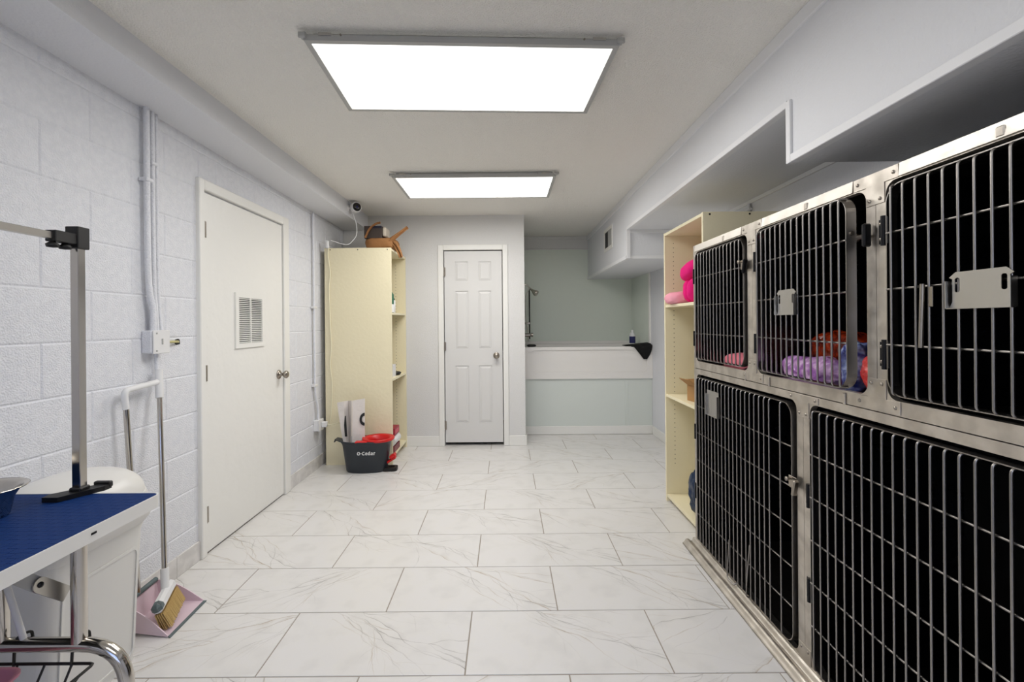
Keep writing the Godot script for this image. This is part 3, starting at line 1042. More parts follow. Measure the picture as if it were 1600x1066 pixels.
func finish_holder(d: Node3D, holder: Array) -> Node3D:
	var st: SurfaceTool
	# card holder hooked on the rods: [z from hinge, y, width, height, slots]
	if holder.size() > 0:
		var h := Node3D.new()
		h.name = "card_holder"
		d.add_child(h)
		h.position = Vector3(-0.0195, holder[1], holder[0])
		var hw: float = holder[2] / 2; var hh: float = holder[3] / 2
		st = _st()
		XF = place_xf()
		var c := 0.016
		if holder[4]:
			for hs: float in [-1.0, 1.0]:
				var sgn := hs
				var xs: float = sgn * (hw - 0.020)
				# side strip with a slot
				plate(st, Rect2(minf(xs - sgn * 0.016, xs + sgn * 0.012), -hh + c, 0.028, 2 * hh - 2 * c), Rect2(xs - 0.006, -0.005, 0.012, 0.034), 0.005, 0.0, 0.002)
			bx(st, Vector3(-hw + 0.036, -hh + c, 0.0), Vector3(hw - 0.036, hh - c, 0.002))
			prism(st, PackedVector2Array([Vector2(-hw + 0.008, hh - c), Vector2(hw - 0.008, hh - c), Vector2(hw, hh - 0.012), Vector2(hw - c, hh), Vector2(-hw + c, hh), Vector2(-hw, hh - 0.012)]), 0.0, 0.002)
			prism(st, PackedVector2Array([Vector2(-hw + 0.008, -hh + c), Vector2(-hw, -hh), Vector2(hw, -hh), Vector2(hw - 0.008, -hh + c)]), 0.0, 0.002)
		else:
			bx(st, Vector3(-hw, -hh, 0), Vector3(hw, hh, 0.002), 0.0005)
		XF = Transform3D.IDENTITY
		part(h, "holder_plate", st, M.alu)
		st = _st()
		for s: float in [-1.0, 1.0]:
			bx(st, Vector3(-0.012, -hh, s * hw - 0.0012), Vector3(0.004, hh - 0.02, s * hw + 0.0012), 0.0004)
		bx(st, Vector3(-0.010, -hh - 0.001, -hw), Vector3(0.002, -hh + 0.001, hw), 0.0004)
		part(h, "holder_lip", st, M.alu)
	return d

func build_cages() -> void:
	var zs := [-2.70, -2.058, -1.369, -0.680]
	# lower bank: two wide cages on a drain trough
	var lb := thing("lower_cage_bank", "lower row of wide stainless steel kennel cages with barred doors", "cage", Vector3.ZERO)
	var lz := [-2.70, -1.712, -0.724]
	var lop := [[-2.666, -1.750], [-1.674, -0.762]]
	for i in 2:
		var st := _st()
		XF = place_xf().translated(Vector3(CX, 0, 0))
		plate(st, Rect2(lz[i] + 0.0008, 0.004, lz[i + 1] - lz[i] - 0.0016, 1.014 - 0.004), Rect2(lop[i][0], 0.046, lop[i][1] - lop[i][0], 0.985 - 0.046), 0.035, -0.022, 0.0)
		XF = Transform3D.IDENTITY
		part(lb, "front_frame", st, M.steel)
	var shell := func(bank: Node, edges: Array, y0: float, y1: float) -> void:
		var n: int = edges.size()
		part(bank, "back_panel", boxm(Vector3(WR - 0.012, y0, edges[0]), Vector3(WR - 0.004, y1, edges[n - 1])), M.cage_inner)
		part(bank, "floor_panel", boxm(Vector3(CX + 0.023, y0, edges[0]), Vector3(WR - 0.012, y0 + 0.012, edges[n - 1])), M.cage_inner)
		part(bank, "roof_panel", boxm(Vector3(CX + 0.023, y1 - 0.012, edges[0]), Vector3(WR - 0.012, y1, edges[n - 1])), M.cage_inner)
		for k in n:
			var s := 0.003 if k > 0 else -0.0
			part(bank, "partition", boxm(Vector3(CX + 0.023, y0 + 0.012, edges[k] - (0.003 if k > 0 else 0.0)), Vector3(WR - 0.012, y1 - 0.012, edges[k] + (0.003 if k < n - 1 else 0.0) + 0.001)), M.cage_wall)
	shell.call(lb, lz, 0.004, 1.012)
	var lbars := [0.81, 0.659, 0.508, 0.357, 0.206]
	cage_door(lb, lop[0][0], lop[0][1], 0.046, 0.985, lbars, [20, 22], 0.0, [0.261, 0.86, 0.133, 0.128, false])
	cage_door(lb, lop[1][0], lop[1][1], 0.046, 0.985, lbars, [], 0.0, [])
	for i in 2:
		for y: float in [0.66, 0.325]: cage_hinge(lb, Vector3(CX, y, lop[i][0]))
	gusset(lb, lz[1], 0.987, 1.012, 1.0, 0.93, 0.085)
	gusset(lb, lz[1], 0.008, 0.044, -1.0, 0.10, 0.085)
	# drain trough along the foot of the bank
	var st := _st()
	var prof := []
	for p in [[0.0, 0.040], [-0.010, 0.036], [-0.015, 0.020], [-0.022, 0.017], [-0.032, 0.027], [-0.044, 0.031], [-0.054, 0.026], [-0.060, 0.014], [-0.068, 0.010], [-0.071, 0.004], [-0.05, 0.002], [0.0, 0.002]]:
		prof.append(Vector2(p[0], p[1]))
	var zA := -2.712; var zB := -0.70
	st.set_smooth_group(1)
	for i in prof.size() - 1:
		var a: Vector2 = prof[i]; var b: Vector2 = prof[i + 1]
		quad(st, Vector3(a.x, a.y, zA), Vector3(a.x, a.y, zB), Vector3(b.x, b.y, zB), Vector3(b.x, b.y, zA))
	st.set_smooth_group(FLAT)
	part(lb, "drain_trough", st, M.steel, Vector3(CX - 0.001, 0, 0))
	# a loose bent wire on the first lower door
	st = _st()
	tube(st, bend([Vector3(-0.024, 0.24, 0), Vector3(-0.024, 0.05, -0.025), Vector3(-0.02, 0.04, 0.03), Vector3(0.004, 0.06, 0.035)], 0.01), 0.003, 8)
	part(lb, "bent_rod", st, M.rod, Vector3(CX, 0.0, -2.24))
	st = _st()
	tube(st, bend([Vector3(-0.02, 0.30, 0.0), Vector3(-0.026, 0.16, -0.01), Vector3(-0.022, 0.055, -0.03), Vector3(0.004, 0.055, -0.03)], 0.02), 0.003, 8)
	part(lb, "bent_rod", st, M.rod, Vector3(CX, 0.0, -2.06))
	# upper bank: three cages side by side
	var ub := thing("upper_cage_bank", "upper row of three stainless steel kennel cages with barred doors", "cage", Vector3.ZERO)
	var uop := [[-2.668, -2.098], [-2.018, -1.405], [-1.333, -0.716]]
	for i in 3:
		st = _st()
		XF = place_xf().translated(Vector3(CX, 0, 0))
		plate(st, Rect2(zs[i] + 0.0008, 1.017, zs[i + 1] - zs[i] - 0.0016, 1.712 - 1.017), Rect2(uop[i][0], 1.058, uop[i][1] - uop[i][0], 1.672 - 1.058), 0.035, -0.022, 0.0)
		XF = Transform3D.IDENTITY
		part(ub, "front_frame", st, M.steel)
	shell.call(ub, zs, 1.017, 1.710)
	var ubars := [1.525, 1.368, 1.213]
	cage_door(ub, uop[0][0], uop[0][1], 1.058, 1.672, ubars, [], 0.0, [])
	cage_door(ub, uop[1][0], uop[1][1], 1.058, 1.672, ubars, [], deg_to_rad(-3.6), [0.281, 1.351, 0.132, 0.093, true])
	var d3 := cage_door(ub, uop[2][0], uop[2][1], 1.058, 1.672, ubars, [], 0.0, [0.287, 1.351, 0.144, 0.085, true])
	# wire drop latch on the third door
	st = _st()
	tube(st, [Vector3(-0.024, 1.373, 0.146), Vector3(-0.024, 1.212, 0.141)], 0.0055, 10)
	part(d3, "drop_latch", st, M.nickel)
	part(d3, "latch_tab", boxm(Vector3(-0.019, 1.315, 0.156), Vector3(-0.016, 1.365, 0.169), 0.001), M.nickel)
	# keeper left on the stile of the ajar cage
	part(ub, "latch_handle", boxm(Vector3(CX - 0.03, 1.498, -1.389), Vector3(CX - 0.006, 1.566, -1.375), 0.004), M.dark_metal)
	st = _st()
	tube(st, [Vector3(CX - 0.012, 1.532, -1.425), Vector3(CX - 0.012, 1.532, -1.385)], 0.008, 12)
	bx(st, Vector3(CX - 0.02, 1.52, -1.44), Vector3(CX - 0.004, 1.544, -1.42), 0.005)
	part(ub, "latch_keeper", st, M.nickel)
	for i in 3:
		for y: float in [1.535, 1.185]: cage_hinge(ub, Vector3(CX, y, uop[i][0]))
	for k in [1, 2]:
		gusset(ub, zs[k], 1.675, 1.711, 1.0, 1.618, 0.082)
		gusset(ub, zs[k], 1.020, 1.056, -1.0, 1.112, 0.082)
	# top strips between the corner plates lean back a little
	for zz in [[-2.672, -2.145], [-1.972, -1.456], [-1.284, -0.70]]:
		st = _st()
		var pz0: float = zz[0]; var pz1: float = zz[1]
		XF = Transform3D.IDENTITY
		prism(st, PackedVector2Array([Vector2(CX, 1.675), Vector2(CX, 1.712), Vector2(CX - 0.0012, 1.712), Vector2(CX - 0.0050, 1.676)]), pz0, pz1)
		part(ub, "top_strip", st, M.strip)
	for z: float in [-2.32, -1.68, -1.02]:
		st = _st()
		bx(st, Vector3(-0.006, -0.012, -0.010), Vector3(0.0, 0.012, 0.010), 0.003)
		part(ub, "door_stop", st, M.steel, Vector3(CX - 0.0005, 1.690, z))
	for z: float in [-2.12, -1.93, -1.50]:
		st = _st()
		bx(st, Vector3(-0.004, -0.022, -0.006), Vector3(0.0, 0.016, 0.006), 0.002)
		part(ub, "rail_clip", st, M.steel, Vector3(CX - 0.0005, 1.035, z))
	cage_contents()

func cage_hinge(parent: Node, at: Vector3) -> void:
	var st := _st()
	tube(st, [Vector3(-0.010, -0.042, 0.004), Vector3(-0.010, 0.042, 0.004)], 0.0075, 10)
	bx(st, Vector3(-0.012, -0.038, 0.004), Vector3(-0.008, 0.038, 0.022), 0.001)
	bx(st, Vector3(-0.003, -0.035, -0.022), Vector3(0.0, 0.035, 0.0), 0.0005)
	part(parent, "hinge", st, M.dark_metal, at)
	for y: float in [-0.022, 0.022]: screw(parent, at + Vector3(-0.003, y, -0.014))

func cage_contents() -> void:
	var soft := func(called: String, label: String, cat: String, c: Vector3, rad: Vector3, pw: float, amp: float, sd: int, m: Material, turn := 0.0, freq := 8.0) -> void:
		var st := _st()
		XF = Transform3D(Basis(Vector3.UP, turn), Vector3.ZERO)
		blob(st, rad, pw, amp, sd, freq, 72, 44)
		XF = Transform3D.IDENTITY
		tag(part(self, called, st, m, c), label, cat)
	var fy := 1.030
	soft.call("pink_blanket", "crumpled pink blanket lying in the far upper cage", "blanket", Vector3(1.185, fy + 0.046, -2.34), Vector3(0.07, 0.05, 0.16), 2.6, 0.35, 31, bumpy(mat(Color(0.88, 0.48, 0.54), 0.8), 31, 0.06, 3.0, 8.0), 0.0, 5.0)
	var shiny := func(c: Color, c2: Color, sd: int) -> StandardMaterial3D:
		var m := bumpy(patchy(mat(c, 0.22), c, c2, sd, 0.022, 3), sd, 0.03, 7.0, 3.0, 3)
		return m
	soft.call("purple_bag", "shiny purple plastic bag lying at the front of the ajar cage", "bag", Vector3(1.18, fy + 0.058, -1.79), Vector3(0.068, 0.066, 0.165), 2.8, 0.34, 32, shiny.call(Color(0.60, 0.36, 0.68), Color(0.90, 0.76, 0.90), 41), 0.05, 4.0)
	soft.call("orange_bag", "dark orange wrapped bag behind the purple bag in the ajar cage", "bag", Vector3(1.33, fy + 0.105, -1.86), Vector3(0.07, 0.115, 0.155), 2.6, 0.34, 33, shiny.call(Color(0.30, 0.07, 0.03), Color(0.62, 0.20, 0.06), 42), 0.1, 4.0)
	soft.call("blue_bag", "shiny blue and white bag behind the free edge of the ajar cage door", "bag", Vector3(1.185, fy + 0.092, -1.575), Vector3(0.065, 0.102, 0.05), 2.5, 0.34, 34, shiny.call(Color(0.04, 0.08, 0.40), Color(0.72, 0.78, 0.90), 43), 0.1, 7.0)
	soft.call("red_bag", "crumpled red plastic bag in the near corner of the ajar cage", "bag", Vector3(1.165, fy + 0.075, -1.465), Vector3(0.05, 0.085, 0.05), 2.4, 0.36, 35, shiny.call(Color(0.75, 0.02, 0.03), Color(0.90, 0.34, 0.32), 44), 0.0, 7.0)

# ---------------------------------------------------------------- shelves
func pin_holes(parent: Node, list: Array, axis: Vector3) -> void:
	var st := _st()
	for p: Vector3 in list:
		var u := Vector3.UP
		var w := axis.cross(u)
		for k in 6:
			var a := TAU * k / 6.0; var b := TAU * (k + 1) / 6.0
			tri(st, p, p + (u * cos(a) + w * sin(a)) * 0.0032, p + (u * cos(b) + w * sin(b)) * 0.0032)
	var o := part(parent, "pin_holes", st, M.hole)
	o.set_meta("kind", "stuff")

func build_shelves() -> void:
	# left bookcase against the closet wall: open to the right
	var t := thing("cream_bookcase", "tall cream bookcase with its plain side towards the viewer, beside the closet door", "bookcase", Vector3(-1.34, 0, -4.59))
	var hx := 0.303; var hz := 0.312; var H := 1.975
	var th := 0.019
	part(t, "side_panel", boxm(Vector3(-hx, 0, hz - th), Vector3(hx, H, hz), 0.001), M.cream)
	part(t, "side_panel", boxm(Vector3(-hx, 0, -hz), Vector3(hx, H, -hz + th), 0.001), M.cream)
	part(t, "back_panel", boxm(Vector3(-hx, 0.05, -hz + th), Vector3(-hx + 0.006, H, hz - th)), M.cream)
	part(t, "top", boxm(Vector3(-hx + 0.006, H - 0.025, -hz + th), Vector3(hx, H - 0.006, hz - th), 0.001), M.cream)
	for y: float in [1.385, 0.775, 0.075]:
		part(t, "shelf", boxm(Vector3(-hx + 0.006, y - 0.019, -hz + th), Vector3(hx - 0.004, y, hz - th), 0.001), M.cream)
	part(t, "kick_panel", boxm(Vector3(hx - 0.07, 0.0, -hz + th), Vector3(hx - 0.055, 0.056, hz - th)), M.cream)
	for x: float in [-0.25, 0.0, 0.27]:
		var s := _st()
		tube(s, [Vector3(x, H - 0.016, hz - 0.001), Vector3(x, H - 0.016, hz + 0.0012)], 0.005, 8)
		part(t, "screw", s, M.dark_metal)
	var pins := []
	for k in 52:
		pins.append(Vector3(hx - 0.1, 0.25 + k * 0.032, -hz + th + 0.0008))
	pin_holes(t, pins, Vector3(0, 0, 1))
	# right bookcase behind the cages: open towards the aisle
	t = thing("aisle_bookcase", "tall cream bookcase open towards the aisle behind the cages", "bookcase", Vector3(1.399, 0, -3.04))
	hx = 0.26; hz = 0.335; H = 1.912
	part(t, "side_panel", boxm(Vector3(-hx, 0, hz - th), Vector3(hx, H, hz), 0.001), M.cream)
	part(t, "side_panel", boxm(Vector3(-hx, 0, -hz), Vector3(hx, H, -hz + th), 0.001), M.cream)
	part(t, "back_panel", boxm(Vector3(hx - 0.006, 0.05, -hz + th), Vector3(hx, H, hz - th)), M.cream)
	part(t, "top", boxm(Vector3(-hx, H - 0.022, -hz + th), Vector3(hx - 0.006, H - 0.003, hz - th), 0.001), M.cream)
	for y: float in [1.40, 0.765, 0.052]:
		part(t, "shelf", boxm(Vector3(-hx + 0.003, y - 0.019, -hz + th), Vector3(hx - 0.006, y, hz - th), 0.001), M.cream)
	part(t, "kick_panel", boxm(Vector3(-hx + 0.05, 0.0, -hz + th), Vector3(-hx + 0.065, 0.033, hz - th)), M.cream)
	for x: float in [-0.22, 0.01]:
		var s := _st()
		tube(s, [Vector3(x, H - 0.014, hz - 0.001), Vector3(x, H - 0.014, hz + 0.0012)], 0.006, 8)
		part(t, "screw", s, M.dark_metal)
	pins = []
	for k in 50:
		pins.append(Vector3(-hx + 0.062, 0.27 + k * 0.032, -hz + th + 0.0008))
	pin_holes(t, pins, Vector3(0, 0, 1))

# carton standing open with four flaps
func carton(called: String, label: String, at: Vector3, turn: float, s: Vector3, lean: Array, m: Material) -> void:
	var t := thing(called, label, "box", at, turn)
	var st := _st()
	var h := s / 2
	var w := 0.003
	bx(st, Vector3(-h.x, 0, -h.z), Vector3(h.x, w, h.z))
	bx(st, Vector3(-h.x, w, -h.z), Vector3(-h.x + w, s.y, h.z))
	bx(st, Vector3(h.x - w, w, -h.z), Vector3(h.x, s.y, h.z))
	bx(st, Vector3(-h.x + w, w, -h.z), Vector3(h.x - w, s.y, -h.z + w))
	bx(st, Vector3(-h.x + w, w, h.z - w), Vector3(h.x - w, s.y, h.z))
	part(t, "carton_body", st, m)
	var sides := [[Vector3(-1, 0, 0), h.x, h.z], [Vector3(1, 0, 0), h.x, h.z], [Vector3(0, 0, 1), h.z, h.x], [Vector3(0, 0, -1), h.z, h.x]]
	for i in 4:
		var o: Vector3 = sides[i][0]
		var al := o.cross(Vector3.UP)
		var a: float = lean[i]
		var dir := o * sin(a) + Vector3.UP * cos(a)
		var hw: float = sides[i][2] - 0.004
		var base: Vector3 = o * (sides[i][1] - 0.002) + Vector3.UP * (s.y + 0.001)
		var L: float = minf(s.x, s.z) * 0.62
		var f := _st()
		sheet(f, [[base - al * hw, base + al * hw], [base - al * hw * 0.9 + dir * L, base + al * hw * 0.9 + dir * L]], 0.003)
		part(t, "flap", f, m)

func build_shelf_contents() -> void:
	var st := _st()
	# towels on the aisle bookcase
	var y := 1.40
	blob(st, Vector3(0.115, 0.046, 0.108), 2.9, 0.18, 51, 9.0)
	tag(part(self, "pale_pink_towel", st, M.pale_pink, Vector3(1.205, y + 0.040, -3.20)), "pale pink folded towel overhanging the upper shelf edge of the aisle bookcase", "towel")
	var t := thing("hot_pink_towel", "hot pink rolled towel standing on the upper shelf of the aisle bookcase", "towel", Vector3(1.245, y, -3.065), 0.0, "hot pink towels on the aisle bookcase")
	st = _st()
	XF = Transform3D(Basis.IDENTITY, Vector3(0, 0.085, 0))
	blob(st, Vector3(0.09, 0.086, 0.036), 2.6, 0.10, 52, 6.0)
	part(t, "fold", Transform_none(st), M.hot_pink)
	st = _st()
	XF = Transform3D(Basis.IDENTITY, Vector3(0.0, 0.082, 0.078))
	blob(st, Vector3(0.095, 0.083, 0.04), 2.6, 0.10, 53, 6.0)
	part(t, "fold", Transform_none(st), M.hot_pink)
	st = _st()
	XF = Transform3D(Basis(Vector3(1, 0, 0), -0.28), Vector3.ZERO)
	blob(st, Vector3(0.11, 0.055, 0.13), 2.8, 0.10, 54, 6.0)
	XF = Transform3D.IDENTITY
	tag(part(self, "pink_towel", st, M.hot_pink, Vector3(1.245, y + 0.208, -3.02)), "hot pink folded towel lying on top of the rolled one", "towel", "hot pink towels on the aisle bookcase")
	# cartons on the middle shelf
	carton("open_carton", "small open cardboard box with flaps up on the middle bookcase shelf", Vector3(1.262, 0.766, -3.03), 0.2, Vector3(0.13, 0.10, 0.13), [0.95, 0.5, 0.3, 1.25], M.card)
	carton("brown_carton", "larger cardboard box with a flap out behind the small one on the middle shelf", Vector3(1.47, 0.766, -2.97), 0.0, Vector3(0.2, 0.23, 0.24), [1.2, 0.4, 0.2, 0.3], M.card)
	# blue bag at the bottom
	st = _st()
	blob(st, Vector3(0.07, 0.155, 0.08), 2.2, 0.4, 55, 7.0)
	var bm := mat(Color(0.03, 0.14, 0.26), 0.25)
	tag(part(self, "blue_plastic_bag", st, bm, Vector3(1.215, 0.205, -2.975)), "crumpled dark blue plastic bag on the bottom shelf of the aisle bookcase", "bag")
	# things on the left bookcase
	t = thing("spray_bottle", "green and white bottle on the upper shelf of the tall bookcase", "bottle", Vector3(-1.085, 1.385, -4.425))
	st = _st()
	lathe(st, [Vector2(0, 0), Vector2(0.035, 0.001), Vector2(0.036, 0.06), Vector2(0.036, 0.17), Vector2(0.016, 0.20), Vector2(0.014, 0.215)], 18)
	part(t, "body", st, mat(Color(0.16, 0.38, 0.28), 0.3))
	st = _st()
	lathe(st, [Vector2(0.0365, 0.005), Vector2(0.0368, 0.01), Vector2(0.0368, 0.075), Vector2(0.0365, 0.08)], 18)
	part(t, "label_band", st, M.white)
	st = _st()
	lathe(st, [Vector2(0.015, 0.213), Vector2(0.016, 0.245), Vector2(0, 0.247)], 14)
	part(t, "cap", st, M.white)
	t = thing("pump_bottle", "slim white bottle with black cap beside the green bottle", "bottle", Vector3(-1.075, 1.385, -4.52))
	st = _st()
	lathe(st, [Vector2(0, 0), Vector2(0.018, 0.001), Vector2(0.018, 0.115), Vector2(0.010, 0.125)], 14)
	part(t, "body", st, M.white)
	st = _st()
	lathe(st, [Vector2(0.012, 0.123), Vector2(0.012, 0.14), Vector2(0, 0.142)], 12)
	part(t, "cap", st, M.black)
	tag(part(self, "white_carton", boxm(Vector3(-0.07, 0, -0.05), Vector3(0.06, 0.115, 0.06), 0.002), M.white, Vector3(-1.13, 0.775, -4.52)), "small white box on the middle shelf of the tall bookcase", "box")
	st = _st()
	blob(st, Vector3(0.045, 0.018, 0.07), 2.4, 0.2, 57, 12.0, 24, 12)
	tag(part(self, "black_brush", st, M.black, Vector3(-1.085, 0.794, -4.66)), "small black object beside the white box on the middle shelf", "brush")
	t = thing("red_package", "pink and red printed package on the bottom shelf of the tall bookcase", "package", Vector3(-1.09, 0.0, -4.56))
	part(t, "carton_body", boxm(Vector3(-0.1, 0.2155, -0.09), Vector3(0.03, 0.285, 0.1), 0.002), mat(Color(0.62, 0.06, 0.20), 0.4))
	part(t, "print", boxm(Vector3(0.0305, 0.23, -0.06), Vector3(0.031, 0.27, 0.08)), mat(Color(0.85, 0.35, 0.42), 0.4))
	tag(part(self, "black_case", boxm(Vector3(-0.13, 0, -0.2), Vector3(-0.032, 0.08, 0.1), 0.012), M.black, Vector3(-1.09, 0.135, -4.57)), "black case between the red package and the white roll on the bottom shelf", "case")
	t = thing("dark_red_carton", "flat dark red box under the white roll on the bottom shelf", "box", Vector3(-1.09, 0.075, -4.52))
	part(t, "carton_body", boxm(Vector3(-0.1, 0, -0.1), Vector3(0.042, 0.058, 0.13), 0.002), mat(Color(0.45, 0.04, 0.13), 0.4))
	st = _st()
	tube(st, [Vector3(0, 0, -0.13), Vector3(0, 0, 0.1)], 0.04, 20)
	tag(part(self, "paper_roll", st, M.white, Vector3(-1.078, 0.1735, -4.5)), "white paper roll at the front of the bottom shelf of the tall bookcase", "roll")
	# paper bag and dark box on top of the left bookcase
	t = thing("paper_bag", "crumpled brown paper bag with flaring handle on top of the tall bookcase", "bag", Vector3(-1.17, 1.975, -4.50))
	st = _st()
	XF = Transform3D(Basis.IDENTITY, Vector3(0, 0.06, 0))
	blob(st, Vector3(0.155, 0.062, 0.13), 4.0, 0.16, 61, 9.0)
	part(t, "bag_body", Transform_none(st), M.kraft)
	st = _st()
	sheet(st, _flap(Vector3(0.09, 0.08, 0.10), Vector3(0.16, 0.13, 0.11), Vector3(0.265, 0.205, 0.11), 0.055, 0.03), 0.004)
	part(t, "handle_flap", st, M.kraft)
	st = _st()
	sheet(st, _flap(Vector3(0.11, 0.09, 0.09), Vector3(0.165, 0.05, 0.11), Vector3(0.20, -0.075, 0.11), 0.045, 0.035), 0.004)
	part(t, "torn_flap", st, M.kraft)
	st = _st()
	sheet(st, _flap(Vector3(-0.13, 0.11, 0.125), Vector3(-0.10, 0.24, 0.09), Vector3(0.0, 0.26, 0.07), 0.02, 0.02), 0.004)
	part(t, "bag_handle", st, M.kraft)
	t = thing("dark_box", "dark grey box with navy lid edge sitting in the paper bag", "box", Vector3(-1.22, 2.085, -4.50))
	part(t, "carton_body", boxm(Vector3(-0.10, 0, -0.09), Vector3(0.065, 0.118, 0.09), 0.003), mat(Color(0.26, 0.22, 0.20), 0.5))
	part(t, "navy_flap", boxm(Vector3(-0.03, 0.095, 0.0895), Vector3(0.0655, 0.117, 0.0925), 0.001), mat(Color(0.05, 0.06, 0.16), 0.5))
	part(t, "white_side", boxm(Vector3(0.066, 0.02, -0.08), Vector3(0.10, 0.11, 0.075), 0.01), mat(Color(0.8, 0.76, 0.7), 0.6))

func Transform_none(st: SurfaceTool) -> SurfaceTool:
	XF = Transform3D.IDENTITY
	return st

func _flap(a: Vector3, b: Vector3, c: Vector3, w0: float, w1: float) -> Array:
	var rows := []
	for j in 9:
		var f := j / 8.0
		var p := a.lerp(b, f).lerp(b.lerp(c, f), f)
		var w := lerpf(w0, w1, f)
		var d := (b - a).lerp(c - b, f).normalized()
		var n := d.cross(Vector3(0, 0, 1)).normalized()
		var r := []
		for i in 7:
			var u := i / 6.0 - 0.5
			r.append(p + n * (u * w) + Vector3(0, 0, 1) * (0.016 * cos(u * 9.0 + f * 3.0)))
		rows.append(r)
	return rows

# ---------------------------------------------------------------- grooming corner
func build_grooming() -> void:
	var TY := 0.78
	var X0 := -1.655; var X1 := -1.04; var Z0 := -1.42; var Z1 := -0.50
	var t := thing("grooming_table", "grooming table with blue ribbed top, pale edge and bent chrome legs", "table", Vector3(-1.3475, 0, -0.96))
	var o := Vector3(-1.3475, 0, -0.96)
	var st := _st()
	XF = Transform3D(Basis(Vector3.RIGHT, Vector3(0, 0, -1), Vector3.UP), Vector3(0, TY, 0))
	prism(st, rr(X1 - X0 - 0.006, Z1 - Z0 - 0.006, 0.022), -0.004, 0.0)
	XF = Transform3D.IDENTITY
	part(t, "mat_top", st, M.mat_blue)
	st = _st()
	XF = Transform3D(Basis(Vector3.RIGHT, Vector3(0, 0, -1), Vector3.UP), Vector3(0, TY, 0))
	prism(st, rr(X1 - X0 - 0.008, Z1 - Z0 - 0.008, 0.022), -0.030, -0.0045)
	XF = Transform3D.IDENTITY
	part(t, "board", st, M.black)
	st = _st()
	XF = Transform3D(Basis(Vector3.RIGHT, Vector3(0, 0, -1), Vector3.UP), Vector3(0, TY, 0))
	plate(st, Rect2(-(X1 - X0) / 2, -(Z1 - Z0) / 2, X1 - X0, Z1 - Z0), Rect2(-(X1 - X0) / 2 + 0.004, -(Z1 - Z0) / 2 + 0.004, X1 - X0 - 0.008, Z1 - Z0 - 0.008), 0.022, -0.036, 0.0012, 0.026)
	XF = Transform3D.IDENTITY
	part(t, "edge_band", st, M.edge_band)
	part(t, "rivet", boxm(Vector3(X1 - 0.0002, TY - 0.018, -1.19), Vector3(X1 + 0.0015, TY - 0.013, -1.175)), M.dark_metal, -o)
	# two leg frames: uprights on a bowed foot tube
	for zl: float in [-1.165, -0.75]:
		for x: float in [-1.062, -1.256]:
			st = _st()
			tube(st, [Vector3(x, TY - 0.032, zl), Vector3(x, 0.505, zl)], 0.0165, 18)
			part(t, "leg", st, M.chrome, -o)
		st = _st()
		tube(st, bend([Vector3(-0.945, 0.0, zl), Vector3(-0.945, 0.497, zl), Vector3(-1.47, 0.497, zl), Vector3(-1.47, 0.0, zl)], 0.11, 8), 0.0165, 18)
		part(t, "foot_frame", st, M.chrome, -o)
	# folding braces: bright pivots and arms
	for x: float in [-1.095, -1.285]:
		st = _st()
		var a := Vector3(x, 0.66, -1.16); var b := Vector3(x, 0.735, -1.02)
		XF = Transform3D(Basis(Vector3(0, 0, -1), Vector3.UP, Vector3.RIGHT), Vector3(x, 0, 0))
		var q := PackedVector2Array()
		var A := Vector2(1.165, 0.622); var B := Vector2(1.098, 0.682)
		var d := (B - A).normalized(); var nn := Vector2(-d.y, d.x) * 0.017
		q.append(A + nn)
		q.append(A - nn)
		for k in 7: q.append(B + nn.rotated(-PI - PI * k / 6.0 * -1.0))
		prism(st, q, 0.0, 0.004)
		XF = Transform3D.IDENTITY
		part(t, "brace", st, M.alu, -o)
		part(t, "brace_link", slanted(Vector3(x - 0.004, 0.682, -1.098), Vector3(x - 0.004, 0.748, -1.03), 0.016), M.frame_grey, -o)
		st = _st()
		XF = Transform3D(Basis(Quaternion(Vector3.UP, Vector3.RIGHT)), Vector3(x + 0.004, 0.682, -1.098))
		lathe(st, [Vector2(0.007, 0), Vector2(0.006, 0.003), Vector2(0, 0.004)], 10)
		XF = Transform3D.IDENTITY
		part(t, "pivot_bolt", st, M.dark_metal, -o)
	st = _st()
	tube(st, [Vector3(-1.225, 0.69, -1.14), Vector3(-1.20, 0.51, -1.165)], 0.007, 10)
	part(t, "stay_rod", st, M.white, -o)
	st = _st()
	prism_plate(st, Vector3(-1.245, 0.70, -1.13))
	part(t, "stay_plate", st, M.alu, -o)
	# wire basket hung from the foot frame
	var wb := thing("wire_basket", "black wire basket hanging under the grooming table", "basket", Vector3(-1.20, 0.30, -1.10))
	var wo := Vector3(-1.20, 0.30, -1.10)
	var wr := 0.0028
	var x0 := -1.40; var x1 := -1.035; var zf := -0.86; var zk := -1.175
	var yt := 0.442; var yl := 0.40
	st = _st()
	tube(st, bend([Vector3(x0, yt, zk), Vector3(x1, yt, zk), Vector3(x1, yt, zf), Vector3(x0, yt, zf), Vector3(x0, yt, zk)], 0.01, 2), wr * 1.3, 8)
	part(wb, "top_ring", st, M.black, -wo)
	st = _st()
	tube(st, bend([Vector3(x0 + 0.03, yl, zk + 0.03), Vector3(x1 - 0.035, yl, zk + 0.03), Vector3(x1 - 0.035, yl, zf - 0.03), Vector3(x0 + 0.03, yl, zf - 0.03), Vector3(x0 + 0.03, yl, zk + 0.03)], 0.01, 2), wr, 8)
	part(wb, "lower_ring", st, M.black, -wo)
	for k in 5:
		st = _st()
		var x := lerpf(x0 + 0.04, x1 - 0.055, k / 4.0)
		tube(st, bend([Vector3(x, yt, zk), Vector3(x, yl - 0.004, zk + 0.03), Vector3(x, yl - 0.004, zf - 0.03), Vector3(x, yt, zf)], 0.012, 3), wr, 8)
		part(wb, "wire", st, M.black, -wo)
